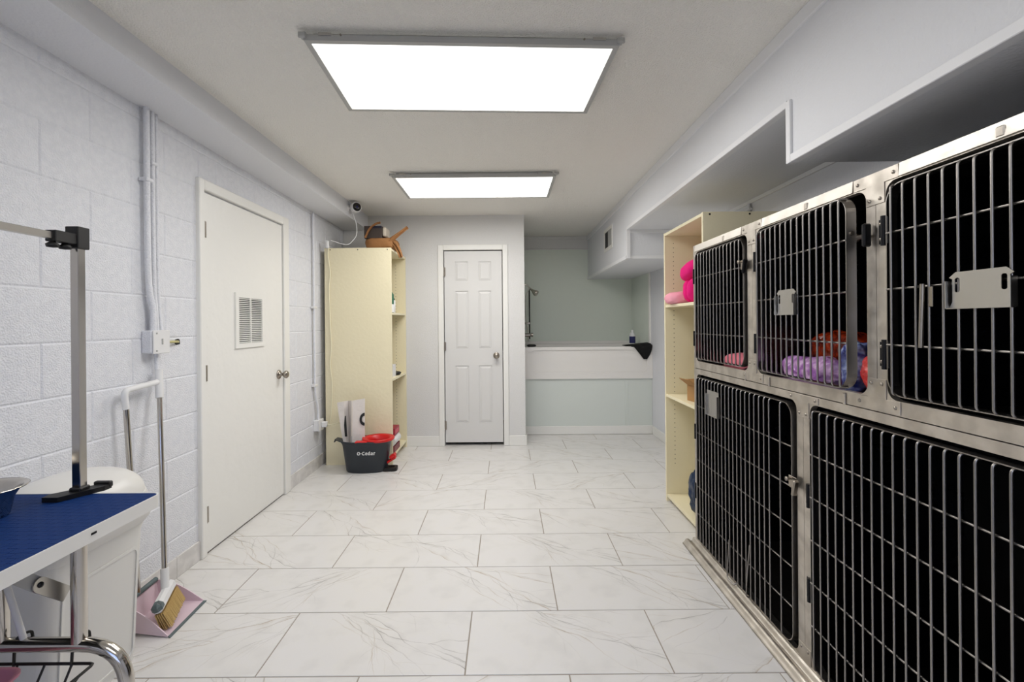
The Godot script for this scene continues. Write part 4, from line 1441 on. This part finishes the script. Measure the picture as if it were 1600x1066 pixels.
	for k in 4:
		st = _st()
		var z := lerpf(zk + 0.04, zf - 0.04, k / 3.0)
		tube(st, bend([Vector3(x0, yt, z), Vector3(x0 + 0.03, yl - 0.004, z), Vector3(x1 - 0.035, yl - 0.004, z), Vector3(x1, yt, z)], 0.012, 3), wr, 8)
		part(wb, "wire", st, M.black, -wo)
	for x: float in [-1.232, -1.088]:
		st = _st()
		tube(st, bend([Vector3(x - 0.004, yt - 0.006, zk), Vector3(x + 0.012, 0.508, zk + 0.012), Vector3(x + 0.022, 0.519, zk + 0.01), Vector3(x + 0.03, 0.519, zk - 0.012), Vector3(x + 0.03, 0.50, zk - 0.014)], 0.01), wr * 1.2, 8)
		part(wb, "hook", st, M.black, -wo)
	# pink tub in the basket
	t = thing("pink_tub", "pink plastic tub sitting in the wire basket", "container", Vector3(-1.27, yl + 0.002, -1.025))
	st = _st()
	var P := [[rr(0.16, 0.19, 0.03), 0.0], [rr(0.2, 0.23, 0.035), 0.048], [rr(0.212, 0.242, 0.04), 0.05], [rr(0.212, 0.242, 0.04), 0.054], [rr(0.192, 0.222, 0.033), 0.052], [rr(0.155, 0.185, 0.03), 0.004]]
	st.set_smooth_group(1)
	for j in P.size() - 1:
		var A: PackedVector2Array = P[j][0]; var B: PackedVector2Array = P[j + 1][0]
		for i in A.size():
			var n := (i + 1) % A.size()
			quad(st, Vector3(A[i].x, P[j][1], A[i].y), Vector3(A[n].x, P[j][1], A[n].y), Vector3(B[n].x, P[j + 1][1], B[n].y), Vector3(B[i].x, P[j + 1][1], B[i].y))
	for j in [0, P.size() - 1]:
		var A: PackedVector2Array = P[j][0]
		for i in A.size(): tri(st, Vector3(0, P[j][1], 0), Vector3(A[i].x, P[j][1], A[i].y), Vector3(A[(i + 1) % A.size()].x, P[j][1], A[(i + 1) % A.size()].y))
	part(t, "tub_shell", st, M.bin_pink)
	# grooming arm clamped to the far edge
	var px := -1.281
	t = thing("leash_stand", "square steel grooming arm with black corner clamp standing on the blue table", "stand", Vector3(px, TY + 0.001, -1.41))
	part(t, "post", boxm(Vector3(-0.0125, 0.012, -0.0125), Vector3(0.0125, 0.785, 0.0125), 0.0015), M.chrome)
	st = _st()
	XF = Transform3D(Basis(Vector3.UP, 0.0), Vector3.ZERO)
	prism_xz(st, PackedVector2Array([Vector2(-0.05, 0.065), Vector2(-0.005, 0.065), Vector2(0.05, -0.03), Vector2(0.05, -0.055), Vector2(0.02, -0.055), Vector2(-0.055, 0.04)]), 0.0, 0.014)
	bx(st, Vector3(-0.018, 0.012, -0.018), Vector3(0.018, 0.024, 0.018), 0.003)
	bx(st, Vector3(0.0, 0.004, -0.060), Vector3(0.052, 0.022, -0.045), 0.003)
	XF = Transform3D.IDENTITY
	part(t, "clamp", st, M.black)
	st = _st()
	bx(st, Vector3(-0.020, 0.735, -0.02), Vector3(0.020, 0.80, 0.02), 0.002)
	bx(st, Vector3(-0.016, 0.745, 0.018), Vector3(0.016, 0.777, 0.085), 0.002)
	part(t, "corner_clamp", st, M.black)
	for z: float in [0.04, 0.078]:
		st = _st()
		lathe(st, [Vector2(0, -0.006), Vector2(0.014, -0.004), Vector2(0.016, 0.004), Vector2(0.008, 0.01), Vector2(0.006, 0.02)], 12)
		part(t, "thumb_screw", st, M.black, Vector3(0, 0.733, z))
	st = _st()
	bx(st, Vector3(-0.0075, 0.751, 0.07), Vector3(0.0075, 0.771, 0.62), 0.0015)
	part(t, "arm_bar", st, M.alu)
	# bowl
	t = thing("steel_bowl", "small flared stainless steel bowl on the blue grooming table", "bowl", Vector3(-1.385, TY, -1.235))
	st = _st()
	lathe(st, [Vector2(0, 0.003), Vector2(0.045, 0.003), Vector2(0.052, 0.0), Vector2(0.056, 0.004), Vector2(0.066, 0.05), Vector2(0.078, 0.070), Vector2(0.092, 0.076), Vector2(0.095, 0.079), Vector2(0.09, 0.081), Vector2(0.074, 0.073), Vector2(0.063, 0.05), Vector2(0.05, 0.008), Vector2(0, 0.006)], 36)
	part(t, "bowl_shell", st, M.chrome)

func slanted(a: Vector3, b: Vector3, h: float) -> SurfaceTool:
	var st := _st()
	var d := (b - a).normalized()
	XF = Transform3D(Basis(Vector3.RIGHT, d.cross(Vector3.RIGHT).normalized(), d), a)
	bx(st, Vector3(-0.002, -h, -0.01), Vector3(0.002, h, (b - a).length()), 0.0005)
	XF = Transform3D.IDENTITY
	return st

func prism_plate(st: SurfaceTool, at: Vector3) -> void:
	XF = Transform3D(Basis(Vector3(0, 0, -1), Vector3.UP, Vector3.RIGHT), at)
	XF = Transform3D(Basis.IDENTITY, at)
	prism(st, rr(0.075, 0.036, 0.017), -0.002, 0.002)
	XF = Transform3D.IDENTITY

func prism_xz(st: SurfaceTool, poly: PackedVector2Array, y0: float, y1: float) -> void:
	var keep := XF
	XF = keep * Transform3D(Basis(Vector3.RIGHT, Vector3(0, 0, 1), Vector3(0, -1, 0)), Vector3.ZERO)
	prism(st, poly, -y1, -y0)
	XF = keep

# ---------------------------------------------------------------- things on the block wall
func build_left_wall_things() -> void:
	# conduits with their junction box
	var t := thing("electrical_conduit", "three painted conduits running down the block wall into an outlet box", "conduit", Vector3(WL, 1.2, -2.23))
	var o := Vector3(WL, 1.2, -2.23)
	var xo := WL + 0.02
	for p in [[-2.190, -2.215, 0.013, 0.006], [-2.232, -2.240, 0.0105, 0.0], [-2.262, -2.268, 0.009, -0.004]]:
		var st := _st()
		tube(st, curve([Vector3(xo + p[3], 2.31, p[0]), Vector3(xo + p[3], 1.55, p[0] - 0.003), Vector3(xo + p[3] + 0.004, 1.36, p[1]), Vector3(xo + 0.010, 1.262, p[1])], 5), p[2], 12)
		part(t, "conduit_pipe", st, M.block, -o)
	var c := _st()
	bx(c, Vector3(WL, 1.955, -2.212), Vector3(WL + 0.043, 1.972, -2.168), 0.003)
	part(t, "pipe_strap", c, M.block, -o)
	c = _st()
	bx(c, Vector3(WL, 2.045, -2.252), Vector3(WL + 0.036, 2.06, -2.212), 0.003)
	part(t, "pipe_strap", c, M.block, -o)
	c = _st()
	tube(c, [Vector3(xo, 1.155, -2.248), Vector3(xo, 1.02, -2.25)], 0.009, 12)
	part(t, "lower_pipe", c, M.block, -o)
	part(t, "outlet_box", boxm(Vector3(WL, 1.155, -2.285), Vector3(WL + 0.048, 1.262, -2.180), 0.004), M.block, -o)
	c = _st()
	bx(c, Vector3(WL + 0.049, 1.152, -2.29), Vector3(WL + 0.056, 1.262, -2.183), 0.0025)
	part(t, "cover_plate", c, M.white, -o)
	part(t, "switch_slot", boxm(Vector3(WL + 0.0555, 1.195, -2.242), Vector3(WL + 0.0595, 1.222, -2.234), 0.001), M.frame_grey, -o)
	for y: float in [1.166, 1.248]:
		c = _st()
		bx(c, Vector3(WL + 0.0555, y - 0.004, -2.208), Vector3(WL + 0.058, y + 0.004, -2.198), 0.001)
		part(t, "screw", c, M.frame_grey, -o)
	# hole in the wall with a stub of yellow wire
	t = thing("wall_wire_stub", "stub of yellowish cable poking from a small dark hole by the outlet box", "cable", Vector3(WL, 1.2, -2.42))
	c = _st()
	prism_hole(c, 0.020)
	part(t, "hole_edge", c, M.black)
	c = _st()
	tube(c, curve([Vector3(0.004, 0.0, -0.0), Vector3(0.02, 0.002, 0.03), Vector3(0.022, 0.003, 0.085), Vector3(0.018, 0.003, 0.12)]), 0.0065, 8)
	part(t, "cable_end", c, mat(Color(0.75, 0.72, 0.50), 0.5))
	# thin conduit further along, outlet and plug
	t = thing("thin_conduit", "thin painted conduit running down to an outlet beside the tall bookcase", "conduit", Vector3(WL, 0.4, -4.12))
	o = Vector3(WL, 0.4, -4.12)
	c = _st()
	tube(c, curve([Vector3(xo, 2.262, -4.10), Vector3(xo, 1.0, -4.11), Vector3(xo, 0.72, -4.115), Vector3(xo + 0.006, 0.55, -4.155), Vector3(xo + 0.008, 0.43, -4.16)], 5), 0.0105, 10)
	part(t, "conduit_pipe", c, M.block, -o)
	for y: float in [1.42, 0.74]:
		c = _st()
		bx(c, Vector3(WL, y, -4.145), Vector3(WL + 0.034, y + 0.02, -4.075), 0.003)
		part(t, "pipe_strap", c, M.white, -o)
	part(t, "outlet_box", boxm(Vector3(WL, 0.345, -4.215), Vector3(WL + 0.045, 0.44, -4.115), 0.004), M.white, -o)
	part(t, "cover_plate", boxm(Vector3(WL + 0.046, 0.342, -4.217), Vector3(WL + 0.051, 0.443, -4.112), 0.002), M.white, -o)
	var pl := thing("charger_plug", "white power plug in the outlet beside the tall bookcase", "plug", Vector3(WL + 0.051, 0.395, -4.175))
	part(pl, "plug_body", boxm(Vector3(0.0, -0.024, -0.022), Vector3(0.05, 0.026, 0.022), 0.008), M.white)
	c = _st()
	tube(c, curve([Vector3(0.05, 0.0, 0.0), Vector3(0.08, -0.003, 0.0), Vector3(0.11, 0.0, -0.02), Vector3(0.16, 0.002, -0.06)]), 0.004, 8)
	part(pl, "cord", c, M.cream_edge)
	# camera on the soffit with its cord
	t = thing("security_camera", "round white camera with black lens face mounted on the soffit", "camera", Vector3(-1.43, 2.345, -4.30))
	c = _st()
	XF = Transform3D(Basis(Quaternion(Vector3.UP, Vector3.RIGHT)), Vector3.ZERO)
	lathe(c, [Vector2(0, 0), Vector2(0.03, 0), Vector2(0.03, 0.006), Vector2(0.012, 0.012), Vector2(0.010, 0.04)], 18)
	XF = Transform3D.IDENTITY
	part(t, "mount", c, M.white)
	var dir := Vector3(0.62, -0.05, 0.78).normalized()
	c = _st()
	XF = Transform3D(Basis(Quaternion(Vector3.UP, dir)), Vector3(0.062, 0.006, -0.012))
	lathe(c, [Vector2(0, -0.045), Vector2(0.03, -0.042), Vector2(0.044, -0.025), Vector2(0.047, 0.0), Vector2(0.047, 0.03), Vector2(0.044, 0.036), Vector2(0.038, 0.036)], 24)
	part(t, "housing", c, M.white)
	c = _st()
	lathe(c, [Vector2(0.039, 0.035), Vector2(0.036, 0.039), Vector2(0.02, 0.042), Vector2(0, 0.043)], 24)
	part(t, "lens_face", c, M.black_gloss)
	c = _st()
	lathe(c, [Vector2(0.012, 0.0415), Vector2(0.011, 0.0455), Vector2(0, 0.0465)], 16)
	part(t, "lens", c, mat(Color(0.10, 0.10, 0.30), 0.1))
	XF = Transform3D.IDENTITY
	c = _st()
	var pts := [Vector3(0.041, -0.047, 0.000), Vector3(0.058, -0.100, 0.000), Vector3(0.075, -0.159, 0.000), Vector3(0.077, -0.249, 0.010), Vector3(0.045, -0.303, 0.020), Vector3(0.007, -0.339, 0.030), Vector3(-0.056, -0.333, 0.032), Vector3(-0.107, -0.315, 0.034), Vector3(-0.148, -0.303, 0.034)]
	tube(c, curve(pts, 5), 0.0035, 8)
	part(t, "cord", c, M.white)
	t = thing("white_extension_cord", "cream extension cord hanging down the side of the tall bookcase", "cord", Vector3(-1.61, 1.98, -4.262))
	part(t, "socket_end", boxm(Vector3(-0.014, -0.01, -0.012), Vector3(0.016, 0.062, 0.014), 0.008), M.white)
	c = _st()
	pts = [Vector3(0.012, 0.005, -0.010), Vector3(-0.000, -0.059, -0.010), Vector3(0.011, -0.146, -0.010), Vector3(0.021, -0.251, -0.010), Vector3(0.009, -0.367, -0.010), Vector3(0.013, -0.542, -0.010), Vector3(0.017, -0.716, -0.010), Vector3(0.027, -0.890, -0.010), Vector3(0.014, -1.065, -0.010), Vector3(0.030, -1.239, -0.010), Vector3(0.022, -1.472, -0.010), Vector3(0.004, -1.599, -0.010), Vector3(-0.008, -1.634, -0.010)]
	tube(c, curve(pts, 5), 0.0045, 8)
	part(t, "cord", c, M.cream_edge)

func prism_hole(st: SurfaceTool, r: float) -> void:
	XF = Transform3D(Basis(Vector3(0, 0, -1), Vector3.UP, Vector3.RIGHT), Vector3.ZERO)
	prism(st, PackedVector2Array([Vector2(-r, -r * 0.5), Vector2(-r * 0.3, -r * 0.8), Vector2(r, -r * 0.6), Vector2(r * 0.9, r * 0.5), Vector2(r * 0.3, r * 0.8), Vector2(-r * 0.8, r * 0.6)]), -0.002, 0.0006)
	XF = Transform3D.IDENTITY

# ---------------------------------------------------------------- cleaning things
func loft(st: SurfaceTool, rings: Array, cap0 := true, cap1 := true) -> void:
	st.set_smooth_group(1)
	for j in rings.size() - 1:
		var A: Array = rings[j]; var B: Array = rings[j + 1]
		for i in A.size():
			var n := (i + 1) % A.size()
			quad(st, A[i], B[i], B[n], A[n])
	st.set_smooth_group(FLAT)
	for e in [[0, cap0], [rings.size() - 1, cap1]]:
		if not e[1]: continue
		var A: Array = rings[e[0]]
		var c := Vector3.ZERO
		for p in A: c += p
		c /= A.size()
		for i in A.size(): tri(st, c, A[i], A[(i + 1) % A.size()])

func ring(poly: PackedVector2Array, y: float, at := Vector2.ZERO) -> Array:
	var o := []
	for p in poly: o.append(Vector3(p.x + at.x, y, p.y + at.y))
	return o

func build_cleaning() -> void:
	# white bin behind the grooming table
	var t := thing("storage_bin", "white plastic bin with domed lid behind the grooming table", "bin", Vector3(-1.535, 0, -1.645))
	var st := _st()
	loft(st, [ring(rr(0.195, 0.355, 0.035), 0.0), ring(rr(0.20, 0.36, 0.04), 0.02), ring(rr(0.25, 0.395, 0.05), 0.50), ring(rr(0.275, 0.41, 0.055), 0.54), ring(rr(0.28, 0.415, 0.055), 0.585)])
	part(t, "body", st, M.plastic)
	# flared collar under the lid, its edge to the aisle
	st = _st()
	loft(st, [ring(rr(0.27, 0.40, 0.05), 0.53, Vector2(0.0, 0)), ring(rr(0.31, 0.42, 0.08), 0.56, Vector2(0.012, 0)), ring(rr(0.35, 0.43, 0.12), 0.60, Vector2(0.022, 0)), ring(rr(0.35, 0.43, 0.17), 0.666, Vector2(0.022, 0))])
	part(t, "collar", st, M.plastic)
	# half-barrel lid
	st = _st()
	var dome := []
	for j in 11:
		var a := PI / 2 * j / 10.0
		dome.append(ring(rr(maxf(0.345 * pow(cos(a), 0.75), 0.004), maxf(0.425 * pow(cos(a), 0.75), 0.004), maxf(0.172 * pow(cos(a), 0.75), 0.0019), 8), 0.665 + 0.105 * sin(a), Vector2(0.022, 0)))
	loft(st, dome, false, true)
	part(t, "lid", st, M.plastic)
	# raised panel on the side to the aisle
	st = _st()
	XF = Transform3D(Basis(Vector3(0, 0, 1), -0.052), Vector3(0.0985, 0.0, 0))
	plate_side(st)
	XF = Transform3D.IDENTITY
	part(t, "side_rib", st, M.plastic)

	# long-handled dustpan
	t = thing("dustpan", "pale pink upright dustpan with grey handle trim beside the white bin", "dustpan", Vector3(-1.50, 0, -2.06))
	var o := Vector3(-1.50, 0, -2.06)
	st = _st()
	var lipn := Vector3(-1.40, 0.004, -1.935); var lipf := Vector3(-1.415, 0.004, -2.185)
	var bkn := Vector3(-1.585, 0.012, -1.955); var bkf := Vector3(-1.60, 0.012, -2.165)
	sheet(st, [[lipn, lipf], [bkn, bkf]], 0.004)
	sheet(st, [[bkn, bkf], [bkn + Vector3(-0.02, 0.10, 0), bkf + Vector3(-0.02, 0.10, 0)]], 0.004)
	# curved cheeks
	for s in [[lipn, bkn], [lipf, bkf]]:
		var low := []; var top := []
		for k in 9:
			var f := k / 8.0
			var p: Vector3 = (s[0] as Vector3).lerp(s[1], f)
			low.append(p); top.append(p + Vector3(-0.02 * f, 0.004 + 0.10 * sin(f * PI * 0.5), 0))
		sheet(st, [low, top], 0.004)
	part(t, "pan", st, M.pan_pink, -o)
	st = _st()
	sheet(st, [[lipn + Vector3(0.012, -0.002, 0.004), lipf + Vector3(0.012, -0.002, -0.004)], [lipn, lipf]], 0.004)
	part(t, "rubber_lip", st, M.grey_rubber, -o)
	st = _st()
	tube(st, [bkn + Vector3(-0.02, 0.105, 0), bkf + Vector3(-0.02, 0.105, 0)], 0.011, 10)
	part(t, "rear_grip", st, M.grey_rubber, -o)
	st = _st()
	tube(st, [Vector3(-1.612, 0.11, -2.05), Vector3(-1.64, 0.935, -2.028)], 0.011, 12)
	part(t, "pole", st, M.chrome, -o)
	st = _st()
	tube(st, bend([Vector3(-1.64, 0.925, -2.028), Vector3(-1.641, 1.005, -2.02), Vector3(-1.636, 1.02, -2.205)], 0.025), 0.013, 12)
	part(t, "top_handle", st, M.white, -o)

	# broom clipped to it
	t = thing("broom", "broom with steel pole, white grip and yellow bristles leaning by the dustpan", "broom", Vector3(-1.44, 0, -2.0))
	o = Vector3(-1.44, 0, -2.0)
	var hb := Vector3(-1.498, 0.150, -2.055)
	var top := Vector3(-1.648, 1.075, -2.232)
	var dr := (top - hb).normalized()
	st = _st()
	tube(st, [hb, hb.lerp(top, 0.88)], 0.0105, 12)
	part(t, "pole", st, M.chrome, -o)
	st = _st()
	tube(st, [hb.lerp(top, 0.86), hb.lerp(top, 0.985), top], 0.0165, 14)
	part(t, "grip", st, M.white, -o)
	st = _st()
	tube(st, [hb - dr * 0.02, hb + dr * 0.07], 0.016, 12)
	part(t, "socket", st, M.white, -o)
	# head: block along the pan, seen end on, bristles below
	var ha := Vector3(-1.450, 0.082, -1.950); var hbk := Vector3(-1.503, 0.112, -2.115)
	var al := (hbk - ha).normalized()
	var up := Vector3(-0.28, 0.95, 0.1); up = (up - al * up.dot(al)).normalized()
	var side := al.cross(up)
	st = _st()
	XF = Transform3D(Basis(side, up, -al), ha)
	var L := (hbk - ha).length()
	bx(st, Vector3(-0.020, 0.0, -L), Vector3(0.020, 0.045, 0.0), 0.012)
	XF = Transform3D.IDENTITY
	part(t, "head_block", st, M.white, -o)
	st = _st()
	XF = Transform3D(Basis(side, up, -al), ha)
	bx(st, Vector3(-0.0205, 0.004, -0.045), Vector3(0.0205, 0.0455, 0.003), 0.013)
	XF = Transform3D.IDENTITY
	part(t, "end_cap", st, M.grey_rubber, -o)
	st = _st()
	var rng := RandomNumberGenerator.new()
	rng.seed = 9
	for k in 46:
		for r in 5:
			var b0 := ha + al * (0.006 + (L - 0.012) * k / 45.0) + side * (-0.015 + 0.0075 * r)
			var flare := 1.35
			var tip := b0 - up * rng.randf_range(0.072, 0.08) + side * ((-0.015 + 0.0075 * r) * (flare - 1.0)) + al * rng.randf_range(-0.003, 0.003)
			tip.y = maxf(tip.y, 0.009)
			tube(st, [b0, tip], 0.0022, 4, false)
	var br := part(t, "bristles", st, M.bristle, -o)
	br.set_meta("kind", "stuff")

	# mop bucket in front of the tall bookcase
	t = thing("mop_bucket", "dark grey oval mop bucket with red wringer in front of the tall bookcase", "bucket", Vector3(-1.225, 0, -4.125), deg_to_rad(3.0))
	var el := func(a: float, b: float) -> PackedVector2Array:
		var q := PackedVector2Array()
		for k in 40:
			var th := TAU * k / 40.0
			q.append(Vector2(signf(cos(th)) * pow(absf(cos(th)), 0.8) * a, signf(sin(th)) * pow(absf(sin(th)), 0.8) * b))
		return q
	st = _st()
	loft(st, [ring(el.call(0.165, 0.088), 0.0), ring(el.call(0.175, 0.095), 0.012), ring(el.call(0.205, 0.122), 0.235), ring(el.call(0.212, 0.128), 0.25), ring(el.call(0.222, 0.135), 0.262), ring(el.call(0.224, 0.137), 0.275), ring(el.call(0.212, 0.127), 0.275), ring(el.call(0.17, 0.09), 0.015)])
	part(t, "tub_shell", st, M.bucket)
	st = _st()
	sheet(st, [[Vector3(-0.215, 0.268, -0.05), Vector3(-0.215, 0.268, 0.06)], [Vector3(-0.262, 0.285, -0.03), Vector3(-0.262, 0.285, 0.05)], [Vector3(-0.268, 0.262, -0.03), Vector3(-0.268, 0.262, 0.05)]], 0.006)
	part(t, "pour_lip", st, M.bucket)
	# wringer basket
	st = _st()
	var cx := 0.10
	var er := func(a: float, b: float, y: float) -> Array:
		var q := []
		for k in 36:
			var th := TAU * k / 36.0
			q.append(Vector3(cx + cos(th) * a, y + 0.02 * cos(th) * -1.0 * 0.0, sin(th) * b))
		return q
	loft(st, [er.call(0.132, 0.128, 0.266), er.call(0.140, 0.134, 0.276), er.call(0.137, 0.130, 0.290), er.call(0.100, 0.094, 0.283), er.call(0.092, 0.086, 0.24), er.call(0.088, 0.082, 0.14)], false, false)
	part(t, "wringer", st, M.red)
	st = _st()
	bx(st, Vector3(-0.075, 0.266, 0.075), Vector3(0.03, 0.281, 0.135), 0.006)
	part(t, "wringer_tongue", st, M.red)
	# pedal
	st = _st()
	XF = Transform3D(Basis(Vector3(0, 0, 1), 0.55), Vector3(0.165, 0.05, 0.0))
	bx(st, Vector3(0.0, 0.0, -0.03), Vector3(0.105, 0.018, 0.03), 0.005)
	bx(st, Vector3(0.06, 0.015, -0.035), Vector3(0.115, 0.045, 0.035), 0.006)
	XF = Transform3D.IDENTITY
	part(t, "pedal", st, M.red)
	st = _st()
	XF = Transform3D(Basis(Vector3.RIGHT, Vector3(0, 0, -1), Vector3.UP), Vector3.ZERO)
	plate(st, Rect2(0.14, -0.06, 0.125, 0.1), Rect2(0.185, -0.035, 0.055, 0.05), 0.015, 0.0, 0.03, 0.03)
	XF = Transform3D.IDENTITY
	part(t, "foot_plate", st, M.black)
	# the maker's name on the front
	var tm := TextMesh.new()
	tm.text = "O·Cedar"
	var f := SystemFont.new()
	f.font_names = PackedStringArray(["Droid Sans"])
	f.font_weight = 700
	tm.font = f
	tm.font_size = 32
	tm.pixel_size = 0.00125
	tm.depth = 0.006
	var tx := put(t, "lettering", tm, M.white, Vector3(0.02, 0.178, 0.1215))
	tx.rotation.x = 0.12

	# white cardboard standing in the bucket
	t = thing("folded_card", "folded white printed cardboard with black arcs standing in the mop bucket", "cardboard", Vector3(-1.36, 0.06, -4.135))
	o = t.position
	st = _st()
	sheet(st, [[Vector3(-1.350, 0.07, -4.10), Vector3(-1.245, 0.07, -4.125)], [Vector3(-1.352, 0.61, -4.13), Vector3(-1.248, 0.625, -4.155)]], 0.004)
	part(t, "front_panel", st, M.paper, -o)
	st = _st()
	sheet(st, [[Vector3(-1.356, 0.07, -4.10), Vector3(-1.390, 0.07, -4.165)], [Vector3(-1.356, 0.61, -4.13), Vector3(-1.405, 0.60, -4.195)]], 0.004)
	part(t, "fold_panel", st, M.paper, -o)
	st = _st()
	sheet(st, [[Vector3(-1.398, 0.07, -4.11), Vector3(-1.395, 0.07, -4.165)], [Vector3(-1.480, 0.595, -4.13), Vector3(-1.408, 0.60, -4.195)]], 0.004)
	sheet(st, [[Vector3(-1.38, 0.10, -4.112), Vector3(-1.40, 0.10, -4.11)], [Vector3(-1.415, 0.35, -4.118), Vector3(-1.45, 0.36, -4.118)], [Vector3(-1.425, 0.60, -4.128), Vector3(-1.485, 0.595, -4.128)]], 0.004)
	part(t, "side_panel", st, M.paper, -o)
	# black arcs printed on it
	arc_print(t, Vector3(-1.247, 0.445, -4.1405) - o, 0.056, 0.030, PI * 0.5, PI * 1.5)
	st = _st()
	sheet(st, [[Vector3(-1.392, 0.30, -4.108), Vector3(-1.412, 0.30, -4.108)], [Vector3(-1.398, 0.40, -4.112), Vector3(-1.420, 0.40, -4.112)], [Vector3(-1.404, 0.48, -4.115), Vector3(-1.414, 0.48, -4.115)]], 0.001)
	part(t, "print", st, M.print_black, -o)

func arc_print(parent: Node, at: Vector3, ro: float, ri: float, a0: float, a1: float) -> void:
	var st := _st()
	var rows := []
	for k in 17:
		var a := lerpf(a0, a1, k / 16.0)
		var d := Vector3(cos(a) * 0.75, sin(a), 0)
		var tilt := Vector3(0, 0, -sin(a) * 0.055)
		rows.append([at + d * ro + tilt * ro + Vector3(0, 0, 0.0042 - d.x * ro * 0.24 * 1.0), at + d * ri + tilt * ri + Vector3(0, 0, 0.0042 - d.x * ri * 0.24)])
	sheet(st, rows, 0.001)
	part(parent, "print", st, M.print_black)

func plate_side(st: SurfaceTool) -> void:
	var keep := XF
	XF = keep * Transform3D(Basis(Vector3(0, 0, -1), Vector3.UP, Vector3.RIGHT), Vector3.ZERO)
	plate(st, Rect2(-0.155, 0.03, 0.31, 0.42), Rect2(-0.145, 0.04, 0.29, 0.40), 0.02, 0.0, 0.004, 0.03)
	XF = keep
